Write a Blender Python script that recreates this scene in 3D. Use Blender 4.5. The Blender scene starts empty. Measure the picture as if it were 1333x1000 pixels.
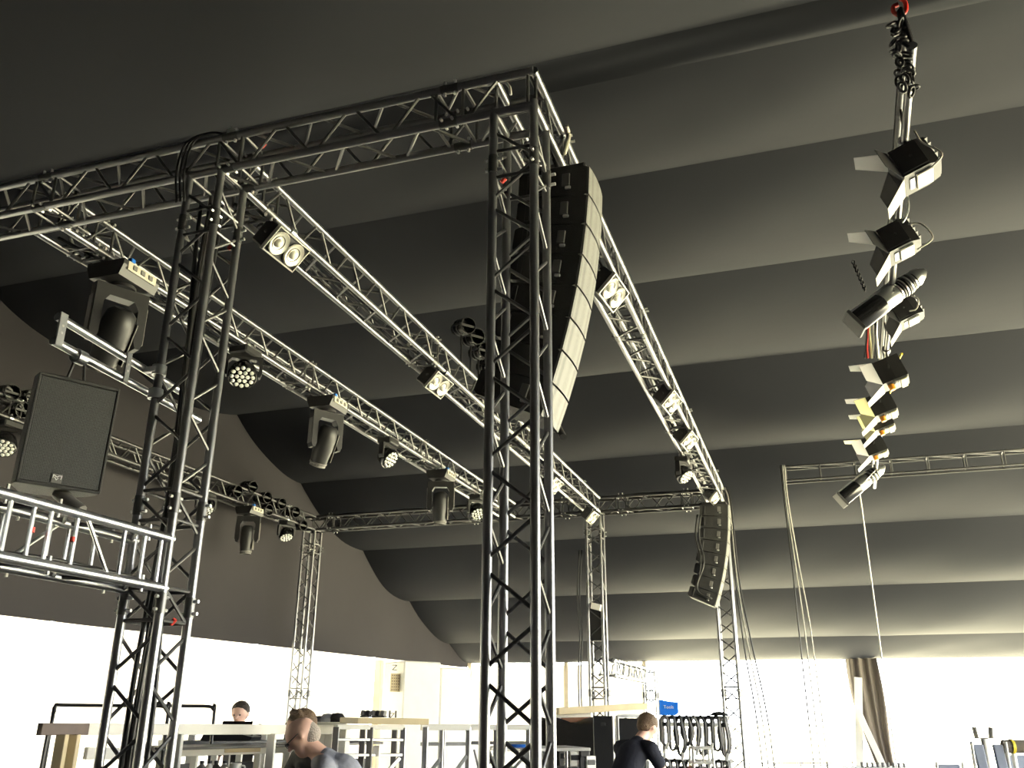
import bpy, bmesh, math, random
from mathutils import Vector, Matrix, Euler, Quaternion
random.seed(7)
S = bpy.context.scene
C = S.collection
R = math.radians
PI = math.pi

# ------------------------------------------------------------------ camera
FPX, CX, CY = 1153.018, 666.5, 500.0
YAW, PITCH, ROLL = R(-18.480), R(20.4295), R(0.3671)
CAM = Vector((0, 0, 1.6))
fwd = Vector((math.sin(YAW)*math.cos(PITCH), math.cos(YAW)*math.cos(PITCH), math.sin(PITCH)))
rt0 = Vector((math.cos(YAW), -math.sin(YAW), 0))
up0 = rt0.cross(fwd)
RT = rt0*math.cos(ROLL) + up0*math.sin(ROLL)
UP = -rt0*math.sin(ROLL) + up0*math.cos(ROLL)
cd = bpy.data.cameras.new('camera')
cam = bpy.data.objects.new('camera', cd)
C.objects.link(cam)
cam.matrix_world = Matrix(((RT.x, UP.x, -fwd.x, CAM.x), (RT.y, UP.y, -fwd.y, CAM.y), (RT.z, UP.z, -fwd.z, CAM.z), (0, 0, 0, 1)))
cd.sensor_fit = 'HORIZONTAL'
cd.sensor_width = 36
cd.lens = 36*FPX/1333
cd.clip_end = 400
S.camera = cam

# ------------------------------------------------------------------ light
SKY = 11.0
w = bpy.data.worlds.new('overcast_sky')
S.world = w
w.use_nodes = True
bgn = w.node_tree.nodes['Background']
bgn.inputs[0].default_value = (0.95, 0.98, 1.0, 1)
bgn.inputs[1].default_value = SKY
sd = bpy.data.lights.new('sun', 'SUN')
sun = bpy.data.objects.new('sun', sd)
C.objects.link(sun)
sd.energy = 120
sd.angle = R(3)
sd.color = (1, .96, .89)
sun.rotation_euler = Vector((-.15, -.45, -.95)).to_track_quat('-Z', 'Y').to_euler()
vs = S.view_settings
vs.view_transform = 'Standard'
vs.look = 'None'
vs.exposure = 0.35
vs.gamma = 1
vs.use_curve_mapping = False
S.cycles.max_bounces = 8
S.cycles.diffuse_bounces = 5
S.cycles.glossy_bounces = 4
S.cycles.sample_clamp_indirect = 12
S.cycles.caustics_reflective = False
S.cycles.caustics_refractive = False


# ------------------------------------------------------------------ pixel -> place
def ray(x, y):
    d = RT*((x-CX)/FPX) - UP*((y-CY)/FPX) + fwd
    return d/math.hypot(d.x, d.y)


def at(x, y, X=None, Y=None, Z=None, D=None):
    d = ray(x, y)
    if X is not None:
        t = X/d.x
    elif Y is not None:
        t = Y/d.y
    elif Z is not None:
        t = (Z-CAM.z)/d.z
    else:
        t = D
    return CAM + d*t


# ------------------------------------------------------------------ materials
MATS = {}


def mat(name, col, rough=.5, metal=0.0, noise=None, bump=None, spec=.5, trans=None, coat=0, emit=None):
    m = bpy.data.materials.new(name)
    m.use_nodes = True
    nt = m.node_tree
    b = nt.nodes['Principled BSDF']
    b.inputs['Base Color'].default_value = (*col, 1)
    b.inputs['Roughness'].default_value = rough
    b.inputs['Metallic'].default_value = metal
    b.inputs['Specular IOR Level'].default_value = spec
    if coat:
        b.inputs['Coat Weight'].default_value = coat
    tc = nt.nodes.new('ShaderNodeTexCoord')
    if noise:
        sc, amt = noise
        n = nt.nodes.new('ShaderNodeTexNoise')
        n.inputs['Scale'].default_value = sc
        n.inputs['Detail'].default_value = 5
        nt.links.new(tc.outputs['Object'], n.inputs['Vector'])
        mx = nt.nodes.new('ShaderNodeMix')
        mx.data_type = 'RGBA'
        mx.inputs[6].default_value = (*[c*(1-amt) for c in col], 1)
        mx.inputs[7].default_value = (*[min(1, c*(1+amt)) for c in col], 1)
        nt.links.new(n.outputs['Fac'], mx.inputs[0])
        nt.links.new(mx.outputs[2], b.inputs['Base Color'])
    if bump:
        sc, st = bump
        n2 = nt.nodes.new('ShaderNodeTexNoise')
        n2.inputs['Scale'].default_value = sc
        n2.inputs['Detail'].default_value = 3
        nt.links.new(tc.outputs['Object'], n2.inputs['Vector'])
        bp = nt.nodes.new('ShaderNodeBump')
        bp.inputs['Strength'].default_value = st
        bp.inputs['Distance'].default_value = .02
        nt.links.new(n2.outputs['Fac'], bp.inputs['Height'])
        nt.links.new(bp.outputs['Normal'], b.inputs['Normal'])
    if trans:
        tr = nt.nodes.new('ShaderNodeBsdfTranslucent')
        tr.inputs['Color'].default_value = (*col, 1)
        ms = nt.nodes.new('ShaderNodeMixShader')
        ms.inputs[0].default_value = trans
        nt.links.new(b.outputs[0], ms.inputs[1])
        nt.links.new(tr.outputs[0], ms.inputs[2])
        nt.links.new(ms.outputs[0], nt.nodes['Material Output'].inputs[0])
    if emit:
        b.inputs['Emission Color'].default_value = (*emit[0], 1)
        b.inputs['Emission Strength'].default_value = emit[1]
    MATS[name] = m
    return m


def mesh_grille(name, col, rough, metal, scale):
    """perforated steel: small round holes as relief and darker dots"""
    m = mat(name, col, rough, metal)
    nt = m.node_tree
    b = nt.nodes['Principled BSDF']
    tc = nt.nodes.new('ShaderNodeTexCoord')
    v = nt.nodes.new('ShaderNodeTexVoronoi')
    v.inputs['Scale'].default_value = scale
    v.inputs['Randomness'].default_value = .15
    nt.links.new(tc.outputs['Object'], v.inputs['Vector'])
    rp = nt.nodes.new('ShaderNodeValToRGB')
    rp.color_ramp.elements[0].position = .3
    rp.color_ramp.elements[0].color = (*[c*.25 for c in col], 1)
    rp.color_ramp.elements[1].position = .42
    rp.color_ramp.elements[1].color = (*col, 1)
    nt.links.new(v.outputs['Distance'], rp.inputs[0])
    nt.links.new(rp.outputs[0], b.inputs['Base Color'])
    bp = nt.nodes.new('ShaderNodeBump')
    bp.inputs['Strength'].default_value = .5
    bp.inputs['Distance'].default_value = .004
    nt.links.new(v.outputs['Distance'], bp.inputs['Height'])
    nt.links.new(bp.outputs['Normal'], b.inputs['Normal'])
    return m


M_LINER = mat('roof_liner_cloth', (.0190, .0203, .0258), .8, bump=(1.1, .35), noise=(.5, .12), spec=.15)
M_GABLE = mat('gable_liner_cloth', (.043, .040, .045), .85, bump=(.9, .5), noise=(.6, .15), spec=.15)
M_PVC = mat('white_pvc_wall', (.62, .60, .55), .5, noise=(.7, .06), trans=.24)
M_PVCF = mat('cream_pvc_wall', (.62, .58, .49), .5, noise=(.7, .08), trans=.10)
M_FLOOR = mat('floor_boards', (.10, .095, .09), .6, noise=(3, .25))
M_GROUND = mat('dry_grass_ground', (.50, .47, .31), .9, noise=(.4, .2))
M_TRUSS = mat('truss_tube', (.30, .30, .305), .33, .9, noise=(9, .3))
M_TRUSSD = mat('darker_truss_tube', (.10, .10, .10), .42, .8, noise=(9, .3))  # darker tube colour for the gable, eave side and ladder trusses
M_TRUSSB = mat('brace_tube', (.15, .15, .15), .42, .8, noise=(9, .3))
M_ALU = mat('raw_aluminium', (.55, .56, .57), .33, 1.0, noise=(12, .2))
M_PIN = mat('zinc_pin', (.85, .85, .84), .3, .6)
M_BLACK = mat('black_plastic', (.018, .018, .019), .45, noise=(8, .3))
M_BLACKG = mat('black_gloss', (.012, .012, .013), .22, coat=.3)
M_BLKMET = mat('black_painted_steel', (.03, .03, .032), .38, .2, noise=(10, .3))
M_GREYP = mat('grey_plastic_housing', (.16, .155, .15), .5, noise=(6, .2))
M_BASEP = mat('pale_connection_panel', (.55, .52, .44), .5, noise=(14, .25))
M_CABLE = mat('black_cable', (.02, .02, .02), .4)
M_CABLEG = mat('pale_cable', (.45, .44, .40), .5)
M_ROPE = mat('white_rope', (.8, .79, .75), .7)
M_LED = mat('led_lens', (.85, .86, .84), .12, coat=.5)
M_REFL = mat('lamp_reflector', (.92, .9, .82), .5, .6)
M_BULB = mat('frosted_bulb', (.9, .88, .8), .3)
M_BFRAME = mat('blinder_frame', (.45, .44, .40), .4, .7)
M_GRILLE = mesh_grille('array_grille', (.19, .19, .18), .6, .5, 160)
M_SPKG = mesh_grille('speaker_grille', (.062, .064, .064), .5, .6, 130)
M_CAB = mat('cabinet_textured_paint', (.022, .022, .022), .6, bump=(220, .4), noise=(9, .3))
M_SILVER = mat('silver_housing', (.62, .62, .60), .3, 1.0, noise=(8, .2))
M_WHITEP = mat('white_painted_metal', (.82, .81, .77), .45, noise=(6, .06))
M_DOOR = mat('barn_door_grey', (.40, .40, .42), .5, .1)
M_DOORY = mat('barn_door_cream', (.58, .56, .32), .45, .2)
M_RED = mat('red_paint', (.55, .03, .02), .4)
M_REDT = mat('red_tape', (.75, .06, .04), .5)
M_BLUE = mat('blue_plastic', (.02, .16, .62), .4)
M_BLUEB = mat('bright_blue_fabric', (.0, .18, .85), .5, noise=(14, .2))
M_ORANGE = mat('orange_knob', (.85, .32, .03), .4)
M_YEL = mat('yellow_tape', (.75, .62, .05), .5)
M_WOOD = mat('pale_wood', (.58, .48, .30), .6, noise=(5, .2))
M_WOODD = mat('brown_board', (.10, .065, .05), .6, noise=(12, .35))
M_WOODB = mat('reddish_board', (.30, .14, .07), .6, noise=(6, .3))
M_WHITEW = mat('white_painted_wood', (.74, .72, .66), .55, noise=(8, .12))
M_CREAM = mat('cream_tent_post', (.62, .55, .42), .5, .2, noise=(5, .1))
M_SKIN = mat('skin', (.78, .50, .40), .5, noise=(14, .08))
M_SHIRTG = mat('grey_cotton', (.30, .31, .36), .85, bump=(30, .3))
M_SHIRTL = mat('light_grey_cotton', (.55, .57, .62), .85, bump=(30, .3))
M_SHIRTB = mat('black_cotton', (.022, .022, .022), .85, bump=(30, .3))
M_NAVY = mat('navy_cotton', (.018, .02, .035), .85, bump=(30, .3))
M_JEANS = mat('dark_denim', (.03, .036, .06), .85, bump=(60, .3))
M_HAIRD = mat('dark_hair', (.03, .02, .014), .6, bump=(90, .8))
M_HAIRB = mat('brown_hair', (.14, .085, .045), .6, bump=(90, .8))
M_HAIRG = mat('grey_stubble_hair', (.42, .36, .31), .7, bump=(120, .6))
M_DRAPE = mat('brown_drape', (.13, .11, .09), .85, bump=(6, .4))
M_CHAIR = mat('blue_grey_upholstery', (.22, .25, .34), .7, noise=(20, .1))
M_DARKP = mat('dark_panel', (.012, .013, .016), .4)
M_TARP = mat('black_tarpaulin', (.02, .02, .021), .4, bump=(5, .7))
M_CERAM = mat('white_ceramic', (.8, .79, .76), .2)

# ------------------------------------------------------------------ object helpers
WM = {}
MC = {}
I4 = Matrix.Identity(4)


def T(x, y=None, z=None):
    return Matrix.Translation(Vector(x) if y is None else Vector((x, y, z)))


def RX(a): return Matrix.Rotation(R(a), 4, 'X')
def RY(a): return Matrix.Rotation(R(a), 4, 'Y')
def RZ(a): return Matrix.Rotation(R(a), 4, 'Z')


def thing(name, label, cat, loc=(0, 0, 0), rot=None, group=None, M=None):
    o = bpy.data.objects.new(name, None)
    o.empty_display_size = .1
    C.objects.link(o)
    if M is None:
        M = T(loc) @ (rot or I4)
    WM[o] = M
    o.matrix_basis = M
    o['label'] = label
    o['category'] = cat
    if group:
        o['group'] = group
    return o


def tag(o, label, cat, group=None):
    o['label'] = label
    o['category'] = cat
    if group:
        o['group'] = group
    return o


def link(name, me, parent, M, kind=None):
    """M: matrix local to the parent (world when there is no parent)"""
    o = bpy.data.objects.new(name, me)
    C.objects.link(o)
    o.parent = parent
    WM[o] = (WM[parent] @ M) if parent else M
    o.matrix_basis = M
    if kind:
        o['kind'] = kind
    return o


def mesh_from(key, build, m, smooth=False):
    k = (key, m.name)
    if k in MC:
        return MC[k]
    bm = bmesh.new()
    build(bm)
    me = bpy.data.meshes.new(str(key)[:40])
    bm.normal_update()
    bm.to_mesh(me)
    bm.free()
    me.materials.append(m)
    if smooth:
        me.polygons.foreach_set('use_smooth', [True]*len(me.polygons))
        try:
            me.set_sharp_from_angle(angle=R(40))
        except Exception:
            pass
    MC[k] = me
    return me


def b_tube(n, hollow=False):
    def f(bm):
        a = [bm.verts.new((math.cos(2*PI*i/n), math.sin(2*PI*i/n), 0)) for i in range(n)]
        b = [bm.verts.new((math.cos(2*PI*i/n), math.sin(2*PI*i/n), 1)) for i in range(n)]
        for i in range(n):
            bm.faces.new((a[i], a[(i+1) % n], b[(i+1) % n], b[i]))
        bm.faces.new(a[::-1])
        bm.faces.new(b)
    return f


def axis_m(p, q, r):
    p, q = Vector(p), Vector(q)
    d = q-p
    L = d.length
    rot = Vector((0, 0, 1)).rotation_difference(d/L).to_matrix().to_4x4()
    return T(p) @ rot @ Matrix.Diagonal((r, r, L, 1))


def tube(parent, name, m, p, q, r, n=10):
    """p, q local to the parent"""
    return link(name, mesh_from(('tube', n), b_tube(n), m, True), parent, axis_m(p, q, r))


def b_box(sx, sy, sz, bev):
    def f(bm):
        bmesh.ops.create_cube(bm, size=1)
        bmesh.ops.scale(bm, vec=(sx, sy, sz), verts=bm.verts)
        if bev > 0:
            bmesh.ops.bevel(bm, geom=bm.edges[:], offset=bev, segments=1, affect='EDGES')
    return f


def box(parent, name, m, size, loc=(0, 0, 0), rot=None, bev=.004, kind=None):
    size = tuple(round(s, 4) for s in size)
    bev = min(bev, min(size)*.3)
    return link(name, mesh_from(('box', size, bev), b_box(*size, bev), m), parent, T(loc) @ (rot or I4), kind)


def b_lathe(prof, n):
    def f(bm):
        rings = []
        for (r, z) in prof:
            if r < 1e-5:
                rings.append([bm.verts.new((0, 0, z))])
            else:
                rings.append([bm.verts.new((r*math.cos(2*PI*i/n), r*math.sin(2*PI*i/n), z)) for i in range(n)])
        for a, b in zip(rings, rings[1:]):
            for i in range(n):
                j = (i+1) % n
                if len(a) == 1 and len(b) == 1:
                    continue
                if len(a) == 1:
                    bm.faces.new((a[0], b[j], b[i]))
                elif len(b) == 1:
                    bm.faces.new((a[i], a[j], b[0]))
                else:
                    bm.faces.new((a[i], a[j], b[j], b[i]))
        bmesh.ops.recalc_face_normals(bm, faces=bm.faces)
    return f


def lathe(parent, name, m, prof, M=I4, n=20):
    return link(name, mesh_from(('lathe', tuple(prof), n), b_lathe(prof, n), m, True), parent, M)


def b_prism(pts, d):
    def f(bm):
        a = [bm.verts.new((x, -d/2, z)) for x, z in pts]
        b = [bm.verts.new((x, d/2, z)) for x, z in pts]
        n = len(pts)
        bm.faces.new(a)
        bm.faces.new(b[::-1])
        for i in range(n):
            bm.faces.new((a[i], b[i], b[(i+1) % n], a[(i+1) % n]))
        bmesh.ops.recalc_face_normals(bm, faces=bm.faces)
    return f


def prism(parent, name, m, pts, d, M=I4):
    """outline in the local x-z plane, thickness d along y"""
    pts = tuple((round(x, 4), round(z, 4)) for x, z in pts)
    return link(name, mesh_from(('prism', pts, round(d, 4)), b_prism(pts, d), m), parent, M)


def sweep_mesh(name, pts, r, n, m, closed=False):
    pts = [Vector(p) for p in pts]
    bm = bmesh.new()
    rings = []
    N = len(pts)
    prev = None
    for i, p in enumerate(pts):
        a = pts[(i-1) % N] if (closed or i > 0) else p
        b = pts[(i+1) % N] if (closed or i < N-1) else p
        t = (b-a).normalized()
        if prev is None:
            u = t.orthogonal().normalized()
        else:
            u = (prev - t*prev.dot(t))
            u = u.normalized() if u.length > 1e-6 else t.orthogonal().normalized()
        prev = u
        v = t.cross(u)
        rings.append([bm.verts.new(p + (u*math.cos(2*PI*k/n) + v*math.sin(2*PI*k/n))*r) for k in range(n)])
    for i in range(N if closed else N-1):
        a, b = rings[i], rings[(i+1) % N]
        for k in range(n):
            bm.faces.new((a[k], a[(k+1) % n], b[(k+1) % n], b[k]))
    if not closed:
        bm.faces.new(rings[0][::-1])
        bm.faces.new(rings[-1])
    bmesh.ops.recalc_face_normals(bm, faces=bm.faces)
    me = bpy.data.meshes.new(name)
    bm.to_mesh(me)
    bm.free()
    me.materials.append(m)
    me.polygons.foreach_set('use_smooth', [True]*len(me.polygons))
    return me


def smooth_path(pts, k=6):
    pts = [Vector(p) for p in pts]
    if len(pts) < 3:
        return pts
    out = []
    P = [pts[0]*2-pts[1]] + pts + [pts[-1]*2-pts[-2]]
    for i in range(1, len(P)-2):
        a, b, c, d = P[i-1:i+3]
        for j in range(k):
            t = j/k
            out.append(.5*((2*b) + (c-a)*t + (2*a-5*b+4*c-d)*t*t + (3*b-a-3*c+d)*t**3))
    out.append(pts[-1])
    return out


def cable(parent, name, m, pts, r, n=6, k=6):
    return link(name, sweep_mesh(name, smooth_path(pts, k), r, n, m), parent, I4)


def struct(name, o_or_me, M=I4):
    o = link(name, o_or_me, None, M) if not isinstance(o_or_me, bpy.types.Object) else o_or_me
    o['kind'] = 'structure'
    return o


def pymesh(name, verts, faces, m, smooth=False):
    me = bpy.data.meshes.new(name)
    me.from_pydata([tuple(v) for v in verts], [], faces)
    me.materials.append(m)
    if smooth:
        me.polygons.foreach_set('use_smooth', [True]*len(me.polygons))
    return me


# ------------------------------------------------------------------ tent shell
XL, XR, YN, YF = -9.5, 8.5, -5.0, 24.6
FOLDS = [(-5.0, 3.0), (-1.5, 4.2), (1.0, 5.2), (3.3, 6.1), (5.75, 6.70), (6.03, 6.60), (7.5, 6.62), (9.85, 6.62), (12.8, 6.62), (15.1, 5.90), (17.9, 5.02), (20.5, 4.20), (23.2, 3.38), (24.6, 2.93)]
SAG = {3: .12, 4: .01, 5: .07, 6: .24, 7: .26, 8: .24, 9: .24, 10: .24, 11: .24, 12: .10}
NB = 14


def bay_profile(i):
    (y0, z0), (y1, z1) = FOLDS[i], FOLDS[i+1]
    sg = SAG.get(i, .18)
    out = []
    for k in range(NB+1):
        t = k/NB
        s = 4*t*(1-t)
        out.append((y0+(y1-y0)*t, z0+(z1-z0)*t - sg*s))
    return out


ceil = bpy.data.objects.new('ceiling', None)
C.objects.link(ceil)
WM[ceil] = I4
ceil['kind'] = 'structure'
ceil['label'] = 'dark cloth roof lining hung in sagging swags between the purlins'
NX = 26
for i in range(len(FOLDS)-1):
    pr = bay_profile(i)
    vs_, fs = [], []
    for a in range(NX+1):
        x = XL-.2 + (XR-XL+.2)*a/NX
        for k, (y, z) in enumerate(pr):
            s = 4*(k/NB)*(1-k/NB)
            vs_.append((x, y, z - s*.05*math.sin(x*.9+i*1.7) - .02*math.sin(x*2.3+i*2.1+k*.5)*s))
    for a in range(NX):
        for k in range(NB):
            p = a*(NB+1)+k
            fs.append((p, p+1, p+NB+2, p+NB+1))
    link('lining_swag', pymesh('lining_swag', vs_, fs, M_LINER, True), ceil, I4)

# gable wall on the stage side: cloth from a straight hem up to the scalloped roof edge
full = []
for i in range(len(FOLDS)-1):
    pr = bay_profile(i)
    full += pr if i == 0 else pr[1:]
GZ = 2.70
struct('wall_stage_light_block', pymesh('wall_stage_light_block', [(XL-.1, YN, 0), (XL-.1, 2.5, 0), (XL-.1, 2.5, 3.0), (XL-.1, YN, 3.0)], [(0, 1, 2, 3)], M_GABLE))  # added unseen cloth sheet that blocks light from the near stage side
vs_, fs = [], []
NZ = 8
for (y, z) in full:
    for k in range(NZ+1):
        t = k/NZ
        zz = GZ + .008*max(0, y-10) + (z+.3-GZ-.008*max(0, y-10))*t
        vs_.append((XL - .03*math.sin(y*2.2+t*3)*(1-t)*t*4*.6, y, zz))
for a in range(len(full)-1):
    for k in range(NZ):
        p = a*(NZ+1)+k
        fs.append((p, p+NZ+1, p+NZ+2, p+1))
struct('wall_stage_gable', pymesh('wall_stage_gable', vs_, fs, M_GABLE, True))
# opposite unseen gable, placed and cut to shape the light; closed side behind camera
vs_ = [(XR, y, z) for y, z in full] + [(XR, y, 0 if y < 3.4 else min(z, 4.4)) for y, z in full]
n = len(full)
struct('wall_audience_gable', pymesh('wall_audience_gable', vs_, [(a, a+1, n+a+1, n+a) for a in range(n-1)], M_GABLE))
struct('wall_near', pymesh('wall_near', [(XL, YN, 0), (XR, YN, 0), (XR, YN, 3.0), (XL, YN, 3.0)], [(0, 1, 2, 3)], M_GABLE))
# floor and ground outside
struct('floor', pymesh('floor', [(XL, YN, 0), (XR, YN, 0), (XR, YF, 0), (XL, YF, 0)], [(0, 1, 2, 3)], M_FLOOR))
struct('ground', pymesh('ground', [(-150, -150, -.03), (150, -150, -.03), (150, 200, -.03), (-150, 200, -.03)], [(0, 1, 2, 3)], M_GROUND))
# white sheet wall panels under the eave behind the stage
wf = bpy.data.objects.new('wall_far', None)
C.objects.link(wf)
WM[wf] = I4
wf['kind'] = 'structure'
wf['label'] = 'white sheet wall panels under the eave behind the stage'
xs = [-9.45, -6.6, -4.45]
for a, b in zip(xs, xs[1:]):
    vv, ff = [], []
    for i in range(13):
        x = a+.06+(b-a-.12)*i/12
        for z in (0, 1.4, 2.86):
            vv.append((x, YF+.03*math.sin(i*1.9), z))
    for i in range(12):
        for k in range(2):
            p = i*3+k
            ff.append((p, p+3, p+4, p+1))
    link('wall_panel', pymesh('wall_panel', vv, ff, M_PVCF, True), wf, I4)
wl = bpy.data.objects.new('wall_stage_side', None)
C.objects.link(wl)
WM[wl] = I4
wl['kind'] = 'structure'
wl['label'] = 'white sheet wall panels below the gable cloth'
ys = [2.5, 4.9, 9.6, 14.3, 19.0, 24.5]
for a, b in zip(ys, ys[1:]):
    vv, ff = [], []
    for i in range(13):
        y = a+.05+(b-a-.1)*i/12
        for z in (0, 1.4, 2.95):
            vv.append((XL-.12+.03*math.sin(i*1.7+a), y, z))
    for i in range(12):
        for k in range(2):
            p = i*3+k
            ff.append((p, p+3, p+4, p+1))
    link('wall_panel', pymesh('wall_panel', vv, ff, M_PVC, True), wl, I4)
for x in (-9.42, -6.6, -4.45, 1.1, 6.1):
    o = tag(box(None, 'tent_post', M_CREAM, (.11, .14, 2.95), (x, YF+.02, 1.475)), 'cream tent leg post standing along the eave', 'post', 'tent leg posts along the far eave')
o = tag(box(None, 'tent_post', M_CREAM, (.16, .17, 2.72), (XL+.02, at(493, 866, X=XL).y, 1.36)), 'tan gable post standing beside the white equipment cabinet', 'post')


# ------------------------------------------------------------------ trusses
HN = .2475
SQ = .24


def truss(name, label, O, ax, u, v, L, first=.28, joints=(), group=None, m=M_TRUSS, mb=M_TRUSSB, rc=.025, rb=.0105, n=12, skip=(), faces=(0, 1, 2, 3), cat='truss'):
    O, ax, u, v = Vector(O), Vector(ax), Vector(u), Vector(v)
    t = thing(name, label, cat, O, group=group)
    c = [Vector((0, 0, 0)), u*SQ, u*SQ+v*SQ, v*SQ]
    for k in c:
        tube(t, 'chord', m, k, k+ax*L, rc, n)
    g = .028
    for f in faces:
        A, B = c[f], c[(f+1) % 4]
        k = 0
        z = first
        while z > .05:
            z -= HN
            k -= 1
        while z+HN < L-.04:
            if z > .02 and not any(a < z+HN/2 < b for a, b in skip):
                if k % 2 == 0:
                    tube(t, 'brace', mb, A+ax*(z+g), B+ax*(z+HN-g), rb, 7)
                else:
                    tube(t, 'brace', mb, B+ax*(z+g), A+ax*(z+HN-g), rb, 7)
            z += HN
            k += 1
        for z in (.035, L-.035):
            tube(t, 'end_bar', mb, A+ax*z, B+ax*z, rb, 7)
        for j in joints:
            for z in (j-.085, j+.085):
                tube(t, 'end_bar', mb, A+ax*z, B+ax*z, rb, 7)
    for j in joints:
        for i, k in enumerate(c):
            tube(t, 'coupler', M_TRUSSB, k+ax*(j-.055), k+ax*(j+.055), rc+.0035, 12)
            for dz in (-.033, .033):
                d = (u if i in (0, 2) else v)
                e = k+ax*(j+dz)
                tube(t, 'locking_pin', M_PIN, e-d*.045, e+d*.056, .0095, 7)
    return t


X1, Y1, Z1 = Vector((1, 0, 0)), Vector((0, 1, 0)), Vector((0, 0, 1))
ZB, ZT = 4.84, 5.08
YB = 14.6


def tower(x, y, label, joints=(2.1, 4.45), H=4.868, **k):
    t = truss('truss_tower', label, (x, y, 0.02), Z1, X1, Y1, H-.02, first=.26, joints=joints, **k)
    box(t, 'base_plate', M_BLKMET, (.5, .5, .02), (SQ/2, SQ/2, -.01))
    return t


tower(-1.45, 3.98, 'square truss tower holding the corner beside the hanging line array', (1.0, 4.47))
tower(-3.53, 3.98, 'square truss tower with cables inside and a speaker arm clamped on', (2.12, 2.66, 4.47))
tower(-3.53, YB, 'square truss tower at the inner end of the blinder truss with low portal', (1.9, 4.47))
tower(-1.45, YB, 'square truss tower beside the smaller line array at the front corner', (1.9, 4.47))
tower(-9.02, YB, 'square truss tower standing in the corner close to the gable cloth', (1.9, 4.47))

truss('lighting_truss', 'overhead truss beam joining the speaker arm tower to the line array tower', (-9.02, 3.98, ZB), X1, Y1, Z1, 7.81, first=.2, joints=(4.27, 5.77, 7.29))
truss('lighting_truss', 'overhead truss beam joining the three towers beside the tent eave', (-9.02, YB, ZB), X1, Y1, Z1, 7.81, first=.12, joints=(.55, 3.4, 5.1, 6.1, 7.2), m=M_TRUSSD, mb=M_TRUSSD)
truss('lighting_truss', 'overhead truss carrying moving lights between the gable truss and blinder truss', (-5.05, 4.22, ZB), Y1, X1, Z1, YB-4.22, first=.2, joints=(.4, 3.4, 6.4, 9.4))
truss('lighting_truss', 'overhead truss with two-lamp blinders and par cans on its upper side', (-3.53, 4.22, ZB), Y1, X1, Z1, YB-4.22, first=.2, joints=(.3, 3.2, 6.2, 9.2))
truss('lighting_truss', 'overhead truss running between the two hanging line arrays', (-1.45, 3.98, ZB), Y1, X1, Z1, YB-3.98, first=.44, joints=(.69, 3.4, 6.4, 9.4))
truss('lighting_truss', 'overhead truss with a row of par cans along the gable cloth', (-9.02, 4.22, ZB), Y1, X1, Z1, YB-4.22, first=.2, joints=(.4, 3.4, 6.4, 9.4), m=M_TRUSSD, mb=M_TRUSSD)
# low portal behind the middle far tower
truss('lighting_truss', 'low short truss beam reaching from far tower to its own post', (-3.42, YB+.24, 2.2), Y1, X1, Z1, 3.9, first=.1, joints=(.2,), m=M_ALU, mb=M_ALU)
truss('truss_tower', 'short truss post under the end of the low beam', (-3.42, YB+4.14, .02), Z1, X1, Y1, 2.42, first=.2, joints=(1.95,), m=M_ALU, mb=M_ALU)

# low ladder truss reaching from the speaker tower toward the near side
lt = thing('ladder_truss', 'low bright aluminium truss with upright rungs fixed to speaker arm tower', 'truss', (-3.53, 1.9, 2.22))
for ux in (0, .24):
    for uz in (0, .265):
        tube(lt, 'chord', M_ALU, (ux, 0, uz), (ux, 2.10, uz), .025, 12)
for yy in (.25, .45, .70, .92, 1.03, 1.16, 1.26, 1.42, 1.74, 1.89, 2.02):
    tube(lt, 'rung', M_ALU, (.24, yy, 0), (.24, yy, .265), .0105, 8)
for yy in (.3, .55, .8, 1.0, 1.22, 1.5, 1.62, 1.8, 2.0):
    tube(lt, 'rung', M_ALU, (0, yy, 0), (0, yy, .265), .0105, 8)
tube(lt, 'brace', M_ALU, (.24, 1.48, .255), (.24, 1.67, .01), .0105, 8)
tube(lt, 'brace', M_ALU, (0, 1.25, .01), (0, 1.55, .255), .0105, 8)
for z in (0, .265):
    for i in range(8):
        y0 = .12+i*.245
        a, b = (0, .24) if i % 2 == 0 else (.24, 0)
        tube(lt, 'brace', M_TRUSSB, (a, y0, z), (b, y0+.23, z), .0105, 8)
for yy in (.35, 1.0, 1.3, 1.92):
    for ux in (0, .24):
        for uz in (0, .265):
            tube(lt, 'locking_pin', M_PIN, (ux, yy, uz-.04), (ux, yy, uz+.045), .0075, 7)
for yy in (1.17, 1.41):
    lathe(lt, 'tape_band', M_REDT, ((.0112, -.012), (.0118, -.012), (.0118, .012), (.0112, .012)), T(.24, yy, .14), 10)
cable(lt, 'cable', M_CABLE, [(.1, .1, .05), (.15, .5, .03), (.08, .9, .06), (.14, 1.3, .03), (.12, 1.8, .05), (.12, 2.1, .03)], .014)
cable(lt, 'cable', M_CABLE, [(.06, .1, .04), (.1, .6, .05), (.16, 1.0, .03), (.1, 1.5, .06), (.14, 2.1, .04)], .011)

# red tape markers tied on the trusses
for p in [(-4.68, 4.1, 4.93), (-3.05, 4.05, 5.02), (-3.33, 4.21, 4.41), (-1.43, 4.1, 4.46), (-3.29, 4.1, 2.055)]:
    o = tag(tube(None, 'tape_marker', M_REDT, Vector(p)-Vector((.012, 0, .012)), Vector(p)+Vector((.012, 0, .012)), .013, 8), 'small red tape marker wrapped on a truss brace', 'tape', 'red tape markers on the truss')

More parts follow.
